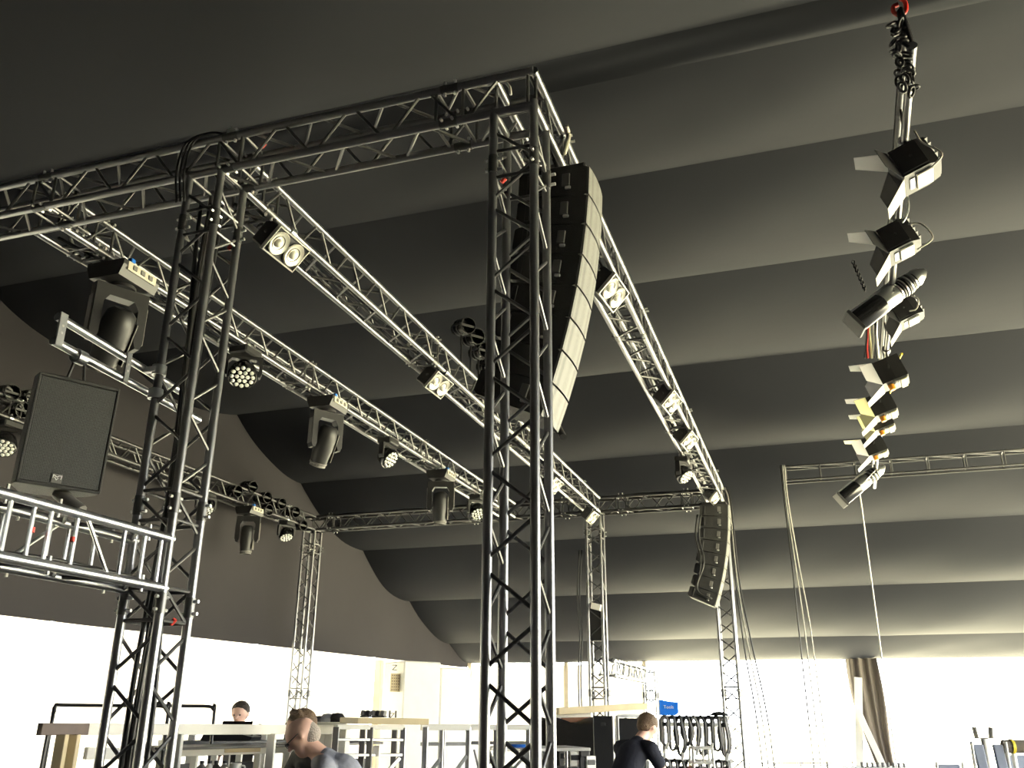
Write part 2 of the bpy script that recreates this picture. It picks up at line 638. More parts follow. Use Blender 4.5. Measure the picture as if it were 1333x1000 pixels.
# cables in and around the speaker tower, on the beams
cbs = [(-3.42, 4.12), (-3.45, 4.08), (-3.40, 4.06), (-3.47, 4.13), (-3.44, 4.15), (-3.39, 4.11)]
for i, (cx_, cy_) in enumerate(cbs):
    pts = [(cx_+.03*math.sin(z*2.1+i), cy_+.02*math.cos(z*1.7+i*2), z) for z in [.05+.33*k for k in range(15)]]
    tag(cable(None, 'power_cable', M_CABLE, pts, .011+.003*(i % 2), 6, 3), 'black cable running up inside the speaker arm tower', 'cable', 'cables inside the speaker arm tower')
for i in range(3):
    o_ = .03*i
    pts = [(-3.50-o_, 3.93, 4.62), (-3.53-o_, 3.92, 4.85), (-3.50-o_, 3.93, 5.06), (-3.40-o_*.5, 3.97, 5.14), (-3.28, 4.05, 5.13)]
    tag(cable(None, 'power_cable', M_CABLE, pts, .0075), 'black cable looped over the beam at the speaker arm tower', 'cable', 'cables looped over the front beam')
tag(box(None, 'cable_plug', M_CERAM, (.065, .03, .03), (-3.26, 4.0, 5.14), RY(35)), 'white plug resting on the beam over speaker arm tower', 'plug')
for tx, lbl in ((-4.93, 'black cable lying along inside of the moving light truss'), (-3.41, 'black cable lying along inside of the blinder truss'), (-1.33, 'black cable lying inside the truss between the line arrays'), (-8.9, 'black cable lying inside the gable truss')):
    for i in range(3):
        pts = [(tx-.08+.07*i+.03*math.sin(k*1.3+i), 4.4+k*.6, ZB+.035+.02*math.sin(k*2.1+i*2)) for k in range(17)]
        tag(cable(None, 'power_cable', M_CABLE, pts, .013, 6, 3), lbl, 'cable', lbl.replace('black cable', 'cables'))
for i in range(2):
    pts = [(-8.6+k*.55, YB+.10+.05*i, ZT+.035+(.015 if k % 2 else -.004)) for k in range(13)]
    tag(cable(None, 'power_cable', M_CABLE, pts, .012, 6, 3), 'black cable lying on top of the far beam', 'cable', 'cables on the far beam')
# taped cable and strap hung in the corner over the line array tower
tag(cable(None, 'cable_tail', M_WHITEP, [at(x_, y_, Y=4.02) for x_, y_ in ((622, 112), (640, 110), (655, 107), (663, 113), (665, 123))], .009), 'pale cable tail tied in the beam corner over the tower', 'cable')
tag(cable(None, 'webbing_strap', M_BASEP, [at(x_, y_, X=-1.17) for x_, y_ in ((737, 164), (740, 176), (737, 190), (734, 200))], .016, 6), 'beige strap hanging over the truss beside the line array', 'strap')


# ------------------------------------------------------------------ hanging lamps
def clamp(t, x=0, y=0, z=0, w=.045):
    """half-coupler hook gripping a 50 mm chord whose centre is at z"""
    lathe(t, 'clamp', M_ALU, ((.027, -w/2), (.036, -w/2), (.036, w/2), (.027, w/2), (.027, -w/2)), T(x, y, z) @ RX(90), 14)
    box(t, 'clamp_bolt', M_PIN, (.02, .03, .05), (x-.045, y, z-.005))


def moving_head(p, label, pan, tilt, s=.78, base_rot=0, group='moving head spotlights'):
    t = thing('moving_head', label, 'stage light', M=T(p) @ RZ(base_rot) @ Matrix.Scale(s, 4), group=group)
    clamp(t, 0, -.13, 0)
    clamp(t, 0, .13, 0)
    b = prism(t, 'base', M_BLACK, ((-.2, -.05), (-.2, -.1), (-.16, -.2), (.16, -.2), (.2, -.1), (.2, -.05)), .46)
    box(b, 'connection_panel', M_BASEP, (.012, .36, .085), (.2, 0, -.095), None, .004)
    for yy in (-.1, .0, .1):
        box(b, 'socket', M_GREYP, (.012, .05, .045), (.21, yy, -.095))
    box(b, 'plug', M_BLUE, (.06, .05, .05), (.15, -.1, -.02))
    Y = T(0, 0, -.2) @ RZ(pan)
    lathe(t, 'pan_ring', M_BLKMET, ((0, 0), (.12, 0), (.12, -.03), (0, -.03)), Y, 20)
    yk = prism(t, 'yoke', M_BLKMET, ((-.235, -.03), (.235, -.03), (.235, -.5), (.215, -.56), (.175, -.56), (.155, -.5), (.155, -.2), (.11, -.13), (-.11, -.13), (-.155, -.2), (-.155, -.5), (-.175, -.56), (-.215, -.56), (-.235, -.5)), .12, Y)
    for sx in (-1, 1):
        box(yk, 'arm_cover', M_GREYP, (.012, .09, .36), (sx*.241, 0, -.33))
    H = Y @ T(0, 0, -.46) @ RX(tilt)
    h = lathe(t, 'head', M_BLACK, ((0, .24), (.08, .24), (.125, .2), (.14, .1), (.14, -.08), (.125, -.2), (.11, -.34), (.095, -.345), (.095, -.325), (0, -.325)), H, 16)
    lathe(h, 'lens', M_LED, ((0, -.335), (.05, -.333), (.09, -.326)), I4, 20)
    lathe(h, 'lens_ring', M_GREYP, ((.094, -.34), (.113, -.34), (.113, -.31), (.124, -.3), (.124, -.28), (.112, -.28)), I4, 20)
    box(h, 'side_cover', M_GREYP, (.012, .17, .4), (.135, 0, -.05))
    return t


def wash_light(p, label, pan, tilt, s=1.0, group='led wash lights'):
    t = thing('wash_light', label, 'stage light', M=T(p) @ Matrix.Scale(s, 4), group=group)
    clamp(t, 0, 0, 0)
    box(t, 'base', M_BLACK, (.2, .26, .08), (0, 0, -.085), None, .015)
    Y = T(0, 0, -.125) @ RZ(pan)
    prism(t, 'yoke', M_BLKMET, ((-.17, 0), (.17, 0), (.17, -.16), (.155, -.2), (.14, -.2), (.14, -.06), (.11, -.03), (-.11, -.03), (-.14, -.06), (-.14, -.2), (-.155, -.2), (-.17, -.16)), .07, Y)
    H = Y @ T(0, 0, -.165) @ RX(tilt)
    h = lathe(t, 'head', M_BLACKG, ((0, .12), (.07, .115), (.11, .07), (.13, 0), (.135, -.06), (.125, -.075), (.118, -.068), (0, -.068)), H, 22)
    pos = [(0, 0)] + [(.048*math.cos(k*PI/3), .048*math.sin(k*PI/3)) for k in range(6)] + [(.094*math.cos(k*PI/6), .094*math.sin(k*PI/6)) for k in range(12)]
    for x, y in pos:
        lathe(h, 'led_lens', M_LED, ((0, -.086), (.013, -.083), (.021, -.068)), T(x, y, 0), 8)
    return t


def dir_m(p, d, upv=Vector((0, 0, 1))):
    """frame at p whose local -Z looks along d, local X level"""
    z = -Vector(d).normalized()
    x = upv.cross(z).normalized()
    y = z.cross(x)
    return Matrix(((x.x, y.x, z.x, p[0]), (x.y, y.y, z.y, p[1]), (x.z, y.z, z.z, p[2]), (0, 0, 0, 1)))


def blinder(p, d, label, chord, s=1.0, group='two-lamp audience blinders'):
    t = thing('blinder_light', label, 'stage light', M=dir_m(p, d), group=group)
    W, H, D = .37*s, .2*s, .13*s
    box(t, 'housing', M_BLKMET, (W, H, D), (0, 0, D/2+.01), None, .012)
    for sy in (-1, 1):
        box(t, 'frame', M_BFRAME, (W+.01, .012, .03), (0, sy*(H/2), -.002), None, .003)
    for sx in (-1, 1):
        box(t, 'frame', M_BFRAME, (.012, H+.012, .03), (sx*(W/2), 0, -.002), None, .003)
    box(t, 'front_plate', M_BLKMET, (W-.01, H-.01, .006), (0, 0, .006), None, .001)
    for sx in (-1, 1):
        l = lathe(t, 'lamp', M_REFL, ((.086*s, .0), (.09*s, -.012), (.084*s, -.02), (.076*s, -.012), (.05*s, -.002), (.02*s, .0), (0, .0)), T(sx*W/4, 0, 0), 24)
        lathe(l, 'bulb', M_BULB, ((0, -.03), (.02*s, -.027), (.032*s, -.015), (.034*s, 0)), I4, 14)
        lathe(l, 'bulb_ring', M_BLKMET, ((.05*s, -.005), (.053*s, -.01), (.056*s, -.006)), I4, 20)
    q = WM[t].inverted() @ Vector(chord)
    for sx in (-1, 1):
        tube(t, 'yoke_arm', M_BLKMET, (sx*(W/2+.012), 0, D/2), Vector((sx*.05, q.y, q.z)), .009, 7)
    lathe(t, 'clamp', M_ALU, ((.027, -.03), (.037, -.03), (.037, .03), (.027, .03), (.027, -.03)), T(q) @ RY(90), 14)
    return t


def par_can(p, d, label, foot, s=1.0, group='par cans', parent_pole=True):
    t = thing('par_can', label, 'stage light', M=dir_m(p, d), group=group)
    b = lathe(t, 'barrel', M_BLACKG, ((0, .2*s), (.055*s, .2*s), (.075*s, .17*s), (.085*s, .08*s), (.1*s, .05*s), (.1*s, -.14*s), (.104*s, -.14*s), (.104*s, -.155*s), (.092*s, -.155*s), (.092*s, .0), (0, .02*s)), I4, 22)
    for z in (.06, -.02):
        lathe(b, 'rim', M_BLKMET, ((.1*s, z*s), (.107*s, z*s), (.107*s, (z-.014)*s), (.1*s, (z-.014)*s)), I4, 22)
    lathe(t, 'lamp', M_BLACKG, ((0, -.02*s), (.05*s, -.01*s), (.09*s, .02*s)), I4, 20)
    q = WM[t].inverted() @ Vector(foot)
    prism(t, 'yoke', M_BLKMET, ((-.118*s, .02*s), (-.11*s, .02*s), (-.11*s, -.13*s), (.11*s, -.13*s), (.11*s, .02*s), (.118*s, .02*s), (.118*s, -.138*s), (-.118*s, -.138*s)), .025, I4)
    tube(t, 'spigot', M_BLKMET, (0, 0, -.13*s) if abs(q.y) < .01 else (0, -.1*s, 0), q, .012, 8)
    return t


# moving lights hung from the truss between gable and blinder trusses (chord centre x=-4.81)
TX = -4.81
moving_head((TX, at(165, 340, X=TX).y, ZB), 'large moving head lamp with pale socket panel beneath the overhead truss corner', 65, 32, .86)
wash_light((TX, at(320, 455, X=TX).y, ZB), 'round led wash lamp hung between two moving heads, next to the speaker tower', 35, -42)
moving_head((TX, at(428, 515, X=TX).y, ZB), 'moving head lamp tilted aside with its barrel pointing down past the yoke', 60, 28)
wash_light((TX, at(506, 565, X=TX).y, ZB), 'round led wash lamp turned sideways in the middle of the moving light truss', 85, -52, .95)
moving_head((TX, at(575, 606, X=TX).y, ZB), 'moving head lamp hanging straight down over the far beam', 20, 6)
wash_light((TX, at(622, 645, X=TX).y, ZB), 'round led wash lamp at far end of the moving light truss', 45, -38, 1.0)
# gable truss
TX = -8.78
moving_head((TX, at(325, 668, X=TX).y, ZB), 'moving head lamp hanging straight down in front of the gable cloth', 25, 5, .8)
wash_light((TX, at(374, 676, X=TX).y, ZB), 'small wash lamp beside the corner tower at the gable cloth', 60, -28, .95)
wash_light((TX, at(268, 655, X=TX).y, ZB), 'small wash lamp half hidden behind the speaker arm tower', 60, -35, .95)
wash_light((TX, at(12, 548, X=TX).y, ZB), 'led wash lamp hung on the gable truss behind the speaker box', 40, -35, 1.1)
k = 0
for (px, py, zz) in [(302, 640, 5.3), (322, 634, 5.36), (341, 648, 5.34), (360, 656, 5.34), (378, 667, 5.32), (343, 664, 5.24), (388, 684, 5.2), (8, 512, 5.32), (36, 518, 5.34), (22, 535, 5.22)]:
    p = at(px, py, Z=zz)
    p = at(px, py, X=-8.85)
    par_can(p, (1, -.25, -.12), 'black par can standing over the gable truss' if k < 7 else 'black par can over the gable truss behind the speaker box', (p.x, p.y, ZT+.02), .95, 'par cans above the gable truss' if k < 7 else 'par cans behind the speaker box')
    k += 1
# par cans raised over the blinder truss
for (px, py) in [(602, 426), (614, 440), (624, 458), (634, 476)]:
    p = at(px, py, X=-3.36)
    par_can(p, (.75, -.6, -.2), 'black par can raised on a stem over the blinder truss', (p.x, p.y, ZT+.02), .9, 'par cans above the blinder truss')
# blinders
bl = [((372, 324), -3.24, 4.70, 'blinder lamp with two round bulbs near the speaker arm tower'), ((571, 501), -3.24, 4.70, 'blinder lamp with two round bulbs midway on the par can truss'),
      ((722, 632), -3.24, 4.70, 'blinder lamp on par can truss half hidden by the line array tower'), ((771, 674), -3.24, 4.68, 'blinder lamp where the par can truss meets the far tower')]
for (px, py), X, Z, lb in bl:
    p = at(px, py, Z=Z)
    blinder(p, (.74, -.02, -.67), lb, (-3.29, p.y+.02, ZB))
bl = [((798, 381), 4.72, 'blinder lamp hung just below the big line array truss section'), ((874, 524), 4.74, 'blinder lamp in the middle of the truss between the line arrays'),
      ((897, 574), 4.74, 'blinder lamp next to a dark wash lamp on the line array truss'), ((931, 648), 4.78, 'blinder lamp on the truss end over the small line array')]
for (px, py), Z, lb in bl:
    p = at(px, py, Z=Z)
    blinder(p, (.72, -.06, -.69), lb, (-1.33 if Z < 4.73 else -1.21, p.y+.02, ZB))
p = at(889, 608, X=-1.45)
wash_light((-1.45, p.y, ZB), 'pale wash lamp on the inner chord of the line array truss', 70, -40, .9)


# ------------------------------------------------------------------ line arrays
def line_array(px, py, pz, label):
    """px,py,pz: near top front edge; fires toward +x; width runs along +y"""
    Wd, Dp, H = .36, .43, .2
    t = thing('line_array', label, 'line array speaker', (px, py, pz), group=None)
    fb = box(t, 'fly_bar', M_BLKMET, (.42, .30, .05), (-.23, Wd/2, .03), None, .01)
    for sy in (-.1, .1):
        tube(t, 'hanging_strap', M_BLKMET, (-.2, Wd/2+sy, .04), (-.26, Wd/2+sy, ZB-pz+.1), .012, 8)
    P = Vector((0, 0, 0))
    ang = 3.0
    for i in range(8):
        M = T(P) @ RY(ang) @ T(0, Wd/2, 0)
        side = ((-Dp, -.025), (-Dp+.03, -.008), (-.02, 0), (0, -.006), (0, -H+.006), (-.02, -H), (-Dp+.03, -H+.03), (-Dp, -H+.05))
        cb = prism(t, 'speaker_cabinet', M_CAB, side, Wd, M)
        # bulged perforated grille
        n = 8
        vs_, fs = [], []
        for a in range(n+1):
            y = -Wd/2+.004+(Wd-.008)*a/n
            bx = .012+.012*(1-(2*a/n-1)**2)
            for z in (-.006, -H+.006):
                vs_.append((bx, y, z))
        for a in range(n):
            fs.append((a*2, a*2+1, a*2+3, a*2+2))
        k0 = len(vs_)
        vs_ += [(-.004, -Wd/2+.004, -.006), (-.004, -Wd/2+.004, -H+.006), (-.004, Wd/2-.004, -.006), (-.004, Wd/2-.004, -H+.006)]
        fs += [(k0, k0+1, 1, 0), (2*n, 2*n+1, k0+3, k0+2)]
        key = ('grille', 'array')
        if key not in MC:
            MC[key] = pymesh('array_grille', vs_, fs, M_GRILLE, False)
        link('grille', MC[key], cb, I4)
        for sy in (-1, 1):
            box(cb, 'handle', M_GREYP, (.05, .014, .085), (-.13, sy*(Wd/2+.004), -.085), None, .004)
            box(cb, 'rigging_pin', M_SILVER, (.035, .016, .018), (-.115, sy*(Wd/2+.006), -.142), None, .003)
            box(cb, 'rigging_plate', M_BLKMET, (.03, .012, .13), (-.36, sy*(Wd/2+.003), -.09), None, .003)
        a = R(ang)
        P = P + Vector((-math.sin(a)*H, 0, -math.cos(a)*H))
        ang += 2.4
    return t


la = line_array(-1.02, 4.46, 4.71, 'large hanging curved column of eight speaker cabinets behind the corner tower')
line_array(-1.12, 14.05, 4.71, 'hanging curved column of eight speaker cabinets at the truss end by the eave')
tag(tube(None, 'spotlight_tube', M_BLKMET, at(724, 552, Y=4.95), at(733, 569, Y=4.85), .022, 12), 'short dark tube poking out below the large line array', 'tube')
for i in range(2):
    p = at(908+i*4, 670, Y=14.0)
    tag(cable(None, 'speaker_cable', M_CABLE, [p, p+Vector((-.05, 0, -.35)), p+Vector((.0, 0, -.75)), p+Vector((-.08-.06*i, 0, -1.15)), p+Vector((.08, .02, -1.3))], .016), 'black speaker cable hanging beside the small line array', 'cable', 'cables beside the small line array')

# ------------------------------------------------------------------ speaker on its arm
AX = -3.62
a0, a1 = at(75, 412, X=AX), at(68, 443, X=AX)
arm = thing('speaker_bracket', 'twin bare tube arm clamped to the tower, carrying a speaker box', 'bracket', (AX, a0.y, 0))
y0 = 0
L = 1.12
zu0, zu1, zl0, zl1 = a0.z, a0.z-.075, a1.z, a1.z-.055
tube(arm, 'tube', M_ALU, (0, 0, zu0), (0, L, zu1), .024, 14)
tube(arm, 'tube', M_ALU, (0, 0, zl0), (0, L+.1, zl1), .024, 14)
for yy, w in ((.02, .05), (.52, .04), (1.1, .04)):
    zc = (zu0+zl0)/2-.065*yy/L
    pl = box(arm, 'spacer_plate', M_ALU, (.012, w, zu0-zl0+.05), (.022, yy, zc), None, .002)
    for dz in (-.02, .02):
        lathe(pl, 'bolt', M_PIN, ((0, .004), (.007, .004), (.007, -.004), (0, -.004)), T(.006, 0, dz) @ RY(90), 8)
lathe(arm, 'clamp', M_ALU, ((.028, -.03), (.042, -.03), (.042, .03), (.028, .03), (.028, -.03)), T(.085, 3.98-a0.y, zu1+.02), 14)
lathe(arm, 'clamp', M_ALU, ((.028, -.03), (.042, -.03), (.042, .03), (.028, .03), (.028, -.03)), T(.085, 3.98-a0.y, zl1-.01), 14)
box(arm, 'clamp_arm', M_PIN, (.09, .03, .035), (.05, 3.95-a0.y, zu1+.02))

SPK = Vector((-3.59, 3.465, 0))
phi = R(31)
wd = Vector((math.sin(phi), math.cos(phi), 0))
nd = Vector((math.cos(phi), -math.sin(phi), 0))
SM = Matrix(((wd.x, -nd.x, 0, SPK.x), (wd.y, -nd.y, 0, SPK.y), (0, 0, 1, 2.955), (0, 0, 0, 1))) @ RX(4)
sp = thing('speaker_box', 'upright dark speaker box with mesh front hung under twin tube arm', 'speaker', M=SM)
SW, SH, SD = .40, .575, .34
# cabinet: wider in front than behind
pts = ((-SW/2, 0), (SW/2, 0), (SW/2, .1), (SW/2-.09, SD), (-SW/2+.09, SD), (-SW/2, .1))
prism(sp, 'cabinet', M_CAB, tuple((x, y) for x, y in pts), SH, RX(-90) @ Matrix.Scale(-1, 4, (0, 0, 1)) if False else Matrix(((1, 0, 0, 0), (0, 0, 1, 0), (0, 1, 0, 0), (0, 0, 0, 1))))
gr = box(sp, 'grille', M_SPKG, (SW-.02, .012, SH-.03), (0, -.008, 0), None, .004)
for sz in (-1, 1):
    box(sp, 'front_rim', M_CAB, (SW, .03, .018), (0, -.005, sz*(SH/2-.006)), None, .004)
for sx in (-1, 1):
    box(sp, 'front_rim', M_CAB, (.014, .03, SH), (sx*(SW/2-.004), -.005, 0), None, .004)
# badge with an angular zigzag emblem, low on the grille
bx = box(sp, 'badge', M_GREYP, (.052, .006, .046), (-.02, -.017, -SH/2+.045), None, .002)


def stroke(parent, pts, wdt, m, th=.004):
    for (xa, za), (xb, zb) in zip(pts, pts[1:]):
        ln = math.hypot(xb-xa, zb-za)
        box(parent, 'emblem_stroke', m, (ln+wdt*.6, th, wdt), ((xa+xb)/2, -.004, (za+zb)/2), RY(-math.degrees(math.atan2(zb-za, xb-xa))), .0005)


stroke(bx, [(-.02, .0), (-.018, .017), (.0, .007), (.008, .014), (.021, .015), (.019, -.002)], .0045, M_PIN)
stroke(bx, [(-.012, .006), (-.002, -.008), (.006, .002)], .004, M_PIN)
# bracket from the arm clamp down to the cabinet
zb = a1.z-.02
lathe(sp, 'clamp', M_ALU, ((.027, -.03), (.04, -.03), (.04, .03), (.027, .03), (.027, -.03)), SM.inverted() @ T(AX, SPK.y, zl0-.02) @ RX(90), 16)
box(sp, 'bracket', M_BLKMET, (.2, .05, .02), (0, .1, SH/2+.02), None, .003)
for sx in (-.045, .045):
    tube(sp, 'bracket_bolt', M_BLKMET, (sx, .1, SH/2+.01), (sx*.6, .1, SH/2+.12), .008, 8)
tube(sp, 'lower_bracket', M_GREYP, (.03, .12, -SH/2-.005), (.13, .0, -SH/2-.10), .035, 12)

# ------------------------------------------------------------------ front light bar
B0, B1 = Vector((.80, 4.2, 4.9)), Vector((1.08, 14.4, 4.9))
bar = thing('lighting_bar', 'long twin tube lamp bar hung from chain with front lights', 'lighting bar', B0)
bd = (B1-B0)
for dz in (0, .2):
    tube(bar, 'tube', M_BLKMET if dz else M_TRUSS, (0, 0 if not dz else .12, dz), bd+Vector((0, 0, dz)), .025, 12)  # lower tube takes a lighter material in place of its bright highlight
for k in range(16):
    c = bd*(k/15*.98+.015)
    box(bar, 'spacer_plate', M_BLKMET, (.012, .04, .23), c+Vector((0, 0, .1)), None, .002)


def bar_at(py, px=1150, dz=-.25):
    p = at(px, py, Z=4.9+dz)
    t = (p.y-B0.y)/bd.y
    return B0+bd*t


hk = at(1172, 15, Y=4.25)
ch = thing('hoist_chain', 'dark chain with red hook holding the front light bar', 'chain', (B0.x, 4.25, 4.95))
top = hk-WM[ch].translation
for i in range(26):
    z = top.z*(i/26)
    x = top.x*(i/26)
    ring = MC.get(('link',)) or sweep_mesh('link', [(.017*math.cos(a), 0, .028*math.sin(a)) for a in [2*PI*q/12 for q in range(12)]], .0085, 6, M_BLKMET, True)
    MC[('link',)] = ring
    link('link', ring, ch, T(x, 0, z) @ RZ(90*(i % 2)+20))
for i in range(30):
    link('link', MC[('link',)], ch, T(top.x-.035+.03*math.sin(i*2.4), -.02+.03*math.cos(i*1.9), top.z-.08-.021*i*.75) @ RZ(70*i) @ RX(30*i))
link('hook', sweep_mesh('hook', smooth_path([(top.x, 0, top.z+.10), (top.x+.03, 0, top.z+.06), (top.x+.028, 0, top.z), (top.x, 0, top.z-.025), (top.x-.03, 0, top.z), (top.x-.03, 0, top.z+.04), (top.x-.005, 0, top.z+.05)]), .012, 8, M_RED), ch, I4)
tube(ch, 'steel_line', M_BLKMET, (top.x, 0, top.z+.08), (top.x, 0, 6.12-4.95), .006, 6)


def barn_doors(t, m_top, m_bot, m_side, hw, z0, ln, ang=26, narrow=.65):
    """four trapezoid flaps around a front opening at local z=z0 looking down -Z"""
    for k, m in enumerate((m_top, m_side, m_bot, m_side)):
        pts = ((-hw, 0), (hw, 0), (hw*narrow, -ln), (-hw*narrow, -ln))
        prism(t, 'barn_door', m, pts, .003, RZ(k*90) @ T(0, hw, z0) @ RX(ang if k % 2 == 0 else ang+30))


def flood(p, d, label, s=1.0):
    t = thing('flood_light', label, 'stage light', M=dir_m(p, d), group=None)
    b = prism(t, 'housing', M_BLACK, ((-.12*s, -.09*s), (.12*s, -.09*s), (.12*s, .06*s), (.085*s, .13*s), (-.085*s, .13*s), (-.12*s, .06*s)), .2*s)
    for k in range(5):
        box(b, 'cooling_fin', M_BLKMET, (.2*s, .006, .02*s), (0, (-.08+.04*k)*s, .135*s))
    box(b, 'rear_cover', M_WHITEP, (.16*s, .02, .1*s), (0, -.105*s, .03*s), None, .004)  # white colour stands in for light reflecting off this panel
    box(b, 'type_plate', M_SILVER, (.12*s, .006, .03*s), (0, -.103*s, -.045*s), None, .001)
    for sx in (-1, 1):
        box(b, 'side_plate', M_BLKMET, (.008, .17*s, .16*s), (sx*.124*s, 0, -.01), None, .002)
    box(t, 'glass', M_BLACKG, (.19*s, .17*s, .006), (0, 0, -.094*s), None, .001)
    barn_doors(t, M_DOOR, M_BASEP, M_BLKMET, .105*s, -.095*s, .19*s, 34)
    q = WM[t].inverted() @ (Vector(label and flood.chord))
    for sx in (-1, 1):
        tube(t, 'yoke_arm', M_BLKMET, (sx*.13*s, 0, 0), (q.x*.8+sx*.05*s, q.y*.8, q.z*.8), .008, 7)
    tube(t, 'yoke_top', M_BLKMET, (q.x*.8-.06*s, q.y*.8, q.z*.8), (q.x*.8+.06*s, q.y*.8, q.z*.8), .009, 7)
    lathe(t, 'clamp', M_ALU, ((.027, -.03), (.037, -.03), (.037, .03), (.027, .03), (.027, -.03)), T(q) @ RY(90), 14)
    tube(t, 'tilt_knob', M_BLACK, (.13*s, 0, 0), (.165*s, 0, 0), .022*s, 10)
    box(t, 'knob_cap', M_REDT, (.02, .02, .01), (.0, .105*s, .0))
    return t


def fresnel(p, d, label, s=1.0, doors=(M_DOOR, M_DOORY)):
    t = thing('fresnel_light', label, 'stage light', M=dir_m(p, d), group=None)
    b = prism(t, 'housing', M_BLACK, ((-.11*s, -.1*s), (.11*s, -.1*s), (.115*s, .02*s), (.1*s, .12*s), (-.1*s, .12*s), (-.115*s, .02*s)), .21*s)
    box(b, 'rear_cover', M_GREYP, (.2*s, .05*s, .13*s), (0, -.1*s, .05*s), None, .01)
    box(b, 'rear_edge', M_DOORY, (.21*s, .015, .05*s), (0, -.128*s, .07*s), None, .003)
    for k in range(4):
        box(b, 'cooling_slot', M_BLKMET, (.16*s, .004, .012*s), (0, -.127*s, (.0+.025*k)*s))
    lathe(t, 'lens', M_BLACKG, ((0, -.112*s), (.06*s, -.108*s), (.085*s, -.1*s)), I4, 20)
    barn_doors(t, doors[0], M_DOOR, doors[1], .11*s, -.1*s, .19*s, 24)
    q = WM[t].inverted() @ Vector(flood.chord)
    for sx in (-1, 1):
        tube(t, 'yoke_arm', M_SILVER if sx > 0 else M_BLKMET, (sx*.125*s, 0, 0), (q.x*.8+sx*.06*s, q.y*.8, q.z*.8), .008, 7)
    tube(t, 'yoke_top', M_BLKMET, (q.x*.8-.07*s, q.y*.8, q.z*.8), (q.x*.8+.07*s, q.y*.8, q.z*.8), .009, 7)
    lathe(t, 'clamp', M_ALU, ((.027, -.03), (.037, -.03), (.037, .03), (.027, .03), (.027, -.03)), T(q) @ RY(90), 14)
    tube(t, 'focus_knob', M_ORANGE, (-.03*s, -.11*s, -.04*s), (-.03*s, -.16*s, -.04*s), .026*s, 10)
    box(t, 'blue_plug', M_BLUE, (.045*s, .04*s, .06*s), (.05*s, .1*s, .1*s))
    box(t, 'tape_strip', M_YEL, (.11*s, .02*s, .02*s), (0, .1*s, .14*s), RY(20))
    return t


def profile_spot(p, d, label, s=1.0):
    t = thing('profile_spot', label, 'stage light', M=dir_m(p, d), group=None)
    lathe(t, 'lens_tube', M_BLACKG, ((.0, -.36*s), (.06*s, -.36*s), (.085*s, -.37*s), (.09*s, -.36*s), (.09*s, -.1*s), (.08*s, -.09*s), (0, -.09*s)), I4, 20)
    lathe(t, 'barrel', M_SILVER, ((0, -.12*s), (.082*s, -.12*s), (.085*s, .04*s), (.078*s, .05*s), (0, .05*s)), I4, 20)
    box(t, 'tube_rail', M_SILVER, (.02*s, .03*s, .5*s), (0, .09*s, -.12*s), None, .004)
    for k in range(7):
        z = .06+.024*k
        r_ = .088-.004*abs(k-3)
        lathe(t, 'cooling_fin', M_BLKMET if k % 2 else M_SILVER, ((.05*s, z*s), (r_*s, z*s), (r_*s, (z+.012)*s), (.05*s, (z+.012)*s)), I4, 20)
    lathe(t, 'lamp_core', M_BLKMET, ((.0, .05*s), (.055*s, .05*s), (.055*s, .24*s), (0, .24*s)), I4, 16)
    lathe(t, 'rear_cap', M_SILVER, ((.07*s, .23*s), (.075*s, .26*s), (.05*s, .32*s), (.02*s, .36*s), (0, .36*s)), I4, 18)
    box(t, 'colour_frame', M_BLACK, (.2*s, .2*s, .03*s), (0, 0, -.385*s), None, .005)
    q = WM[t].inverted() @ Vector(flood.chord)
    for sx in (-1, 1):
        tube(t, 'yoke_arm', M_SILVER, (sx*.1*s, 0, 0), (q.x*.85+sx*.04*s, q.y*.85, q.z*.85), .008, 7)
    tube(t, 'yoke_top', M_SILVER, (q.x*.85-.05*s, q.y*.85, q.z*.85), (q.x*.85+.05*s, q.y*.85, q.z*.85), .009, 7)
    lathe(t, 'clamp', M_ALU, ((.027, -.03), (.037, -.03), (.037, .03), (.027, .03), (.027, -.03)), T(q) @ RY(90), 14)
    tube(t, 'lock_knob', M_BLACK, (.1*s, 0, .0), (.14*s, 0, 0), .025*s, 10)
    return t


def on_bar(px, py, Z, fn, d, label, s, off=Vector((0, 0, 0)), **k):
    p = at(px, py, Z=Z)
    t_ = (p.y-B0.y)/bd.y
    flood.chord = B0+bd*t_
    return fn(p, d, label, s, **k)


DL = Vector((-.80, -.25, -.52))
on_bar(1186, 218, 4.72, flood, (-.93, .10, -.34), 'black flood lamp with pale barn doors directly below the chain end', 1.0)
on_bar(1166, 316, 4.72, flood, (-.93, .10, -.34), 'black flood lamp with grey barn doors over the ribbed profile spot', .98)
on_bar(1160, 386, 4.80, profile_spot, (-.80, -.12, -.58), 'long silver and black profile spot with ribbed rear, at a flood lamp', 1.0)
on_bar(1178, 408, 4.80, flood, (-.93, .10, -.36), 'small flood lamp half hidden behind the upper profile spot', .9)
on_bar(1158, 486, 4.66, fresnel, (-.93, .12, -.30), 'spotlight with grey barn doors, yellow taped, below the cable bundle', 1.1, doors=(M_WHITEP, M_DOOR))
on_bar(1147, 529, 4.66, fresnel, (-.93, .12, -.30), 'spotlight with cream and grey barn doors, second of the taped row', 1.08)
on_bar(1146, 549, 4.66, fresnel, (-.93, .12, -.30), 'spotlight with narrow white barn doors wedged between its taped neighbours', 1.0, doors=(M_WHITEP, M_DOORY))
on_bar(1138, 582, 4.66, fresnel, (-.93, .12, -.30), 'spotlight with cream barn doors right over the lower profile spot', 1.05, doors=(M_DOORY, M_DOOR))
on_bar(1124, 628, 4.72, profile_spot, (-.78, -.2, -.6), 'silver and black profile spot at the rope end of the bar', 1.12)
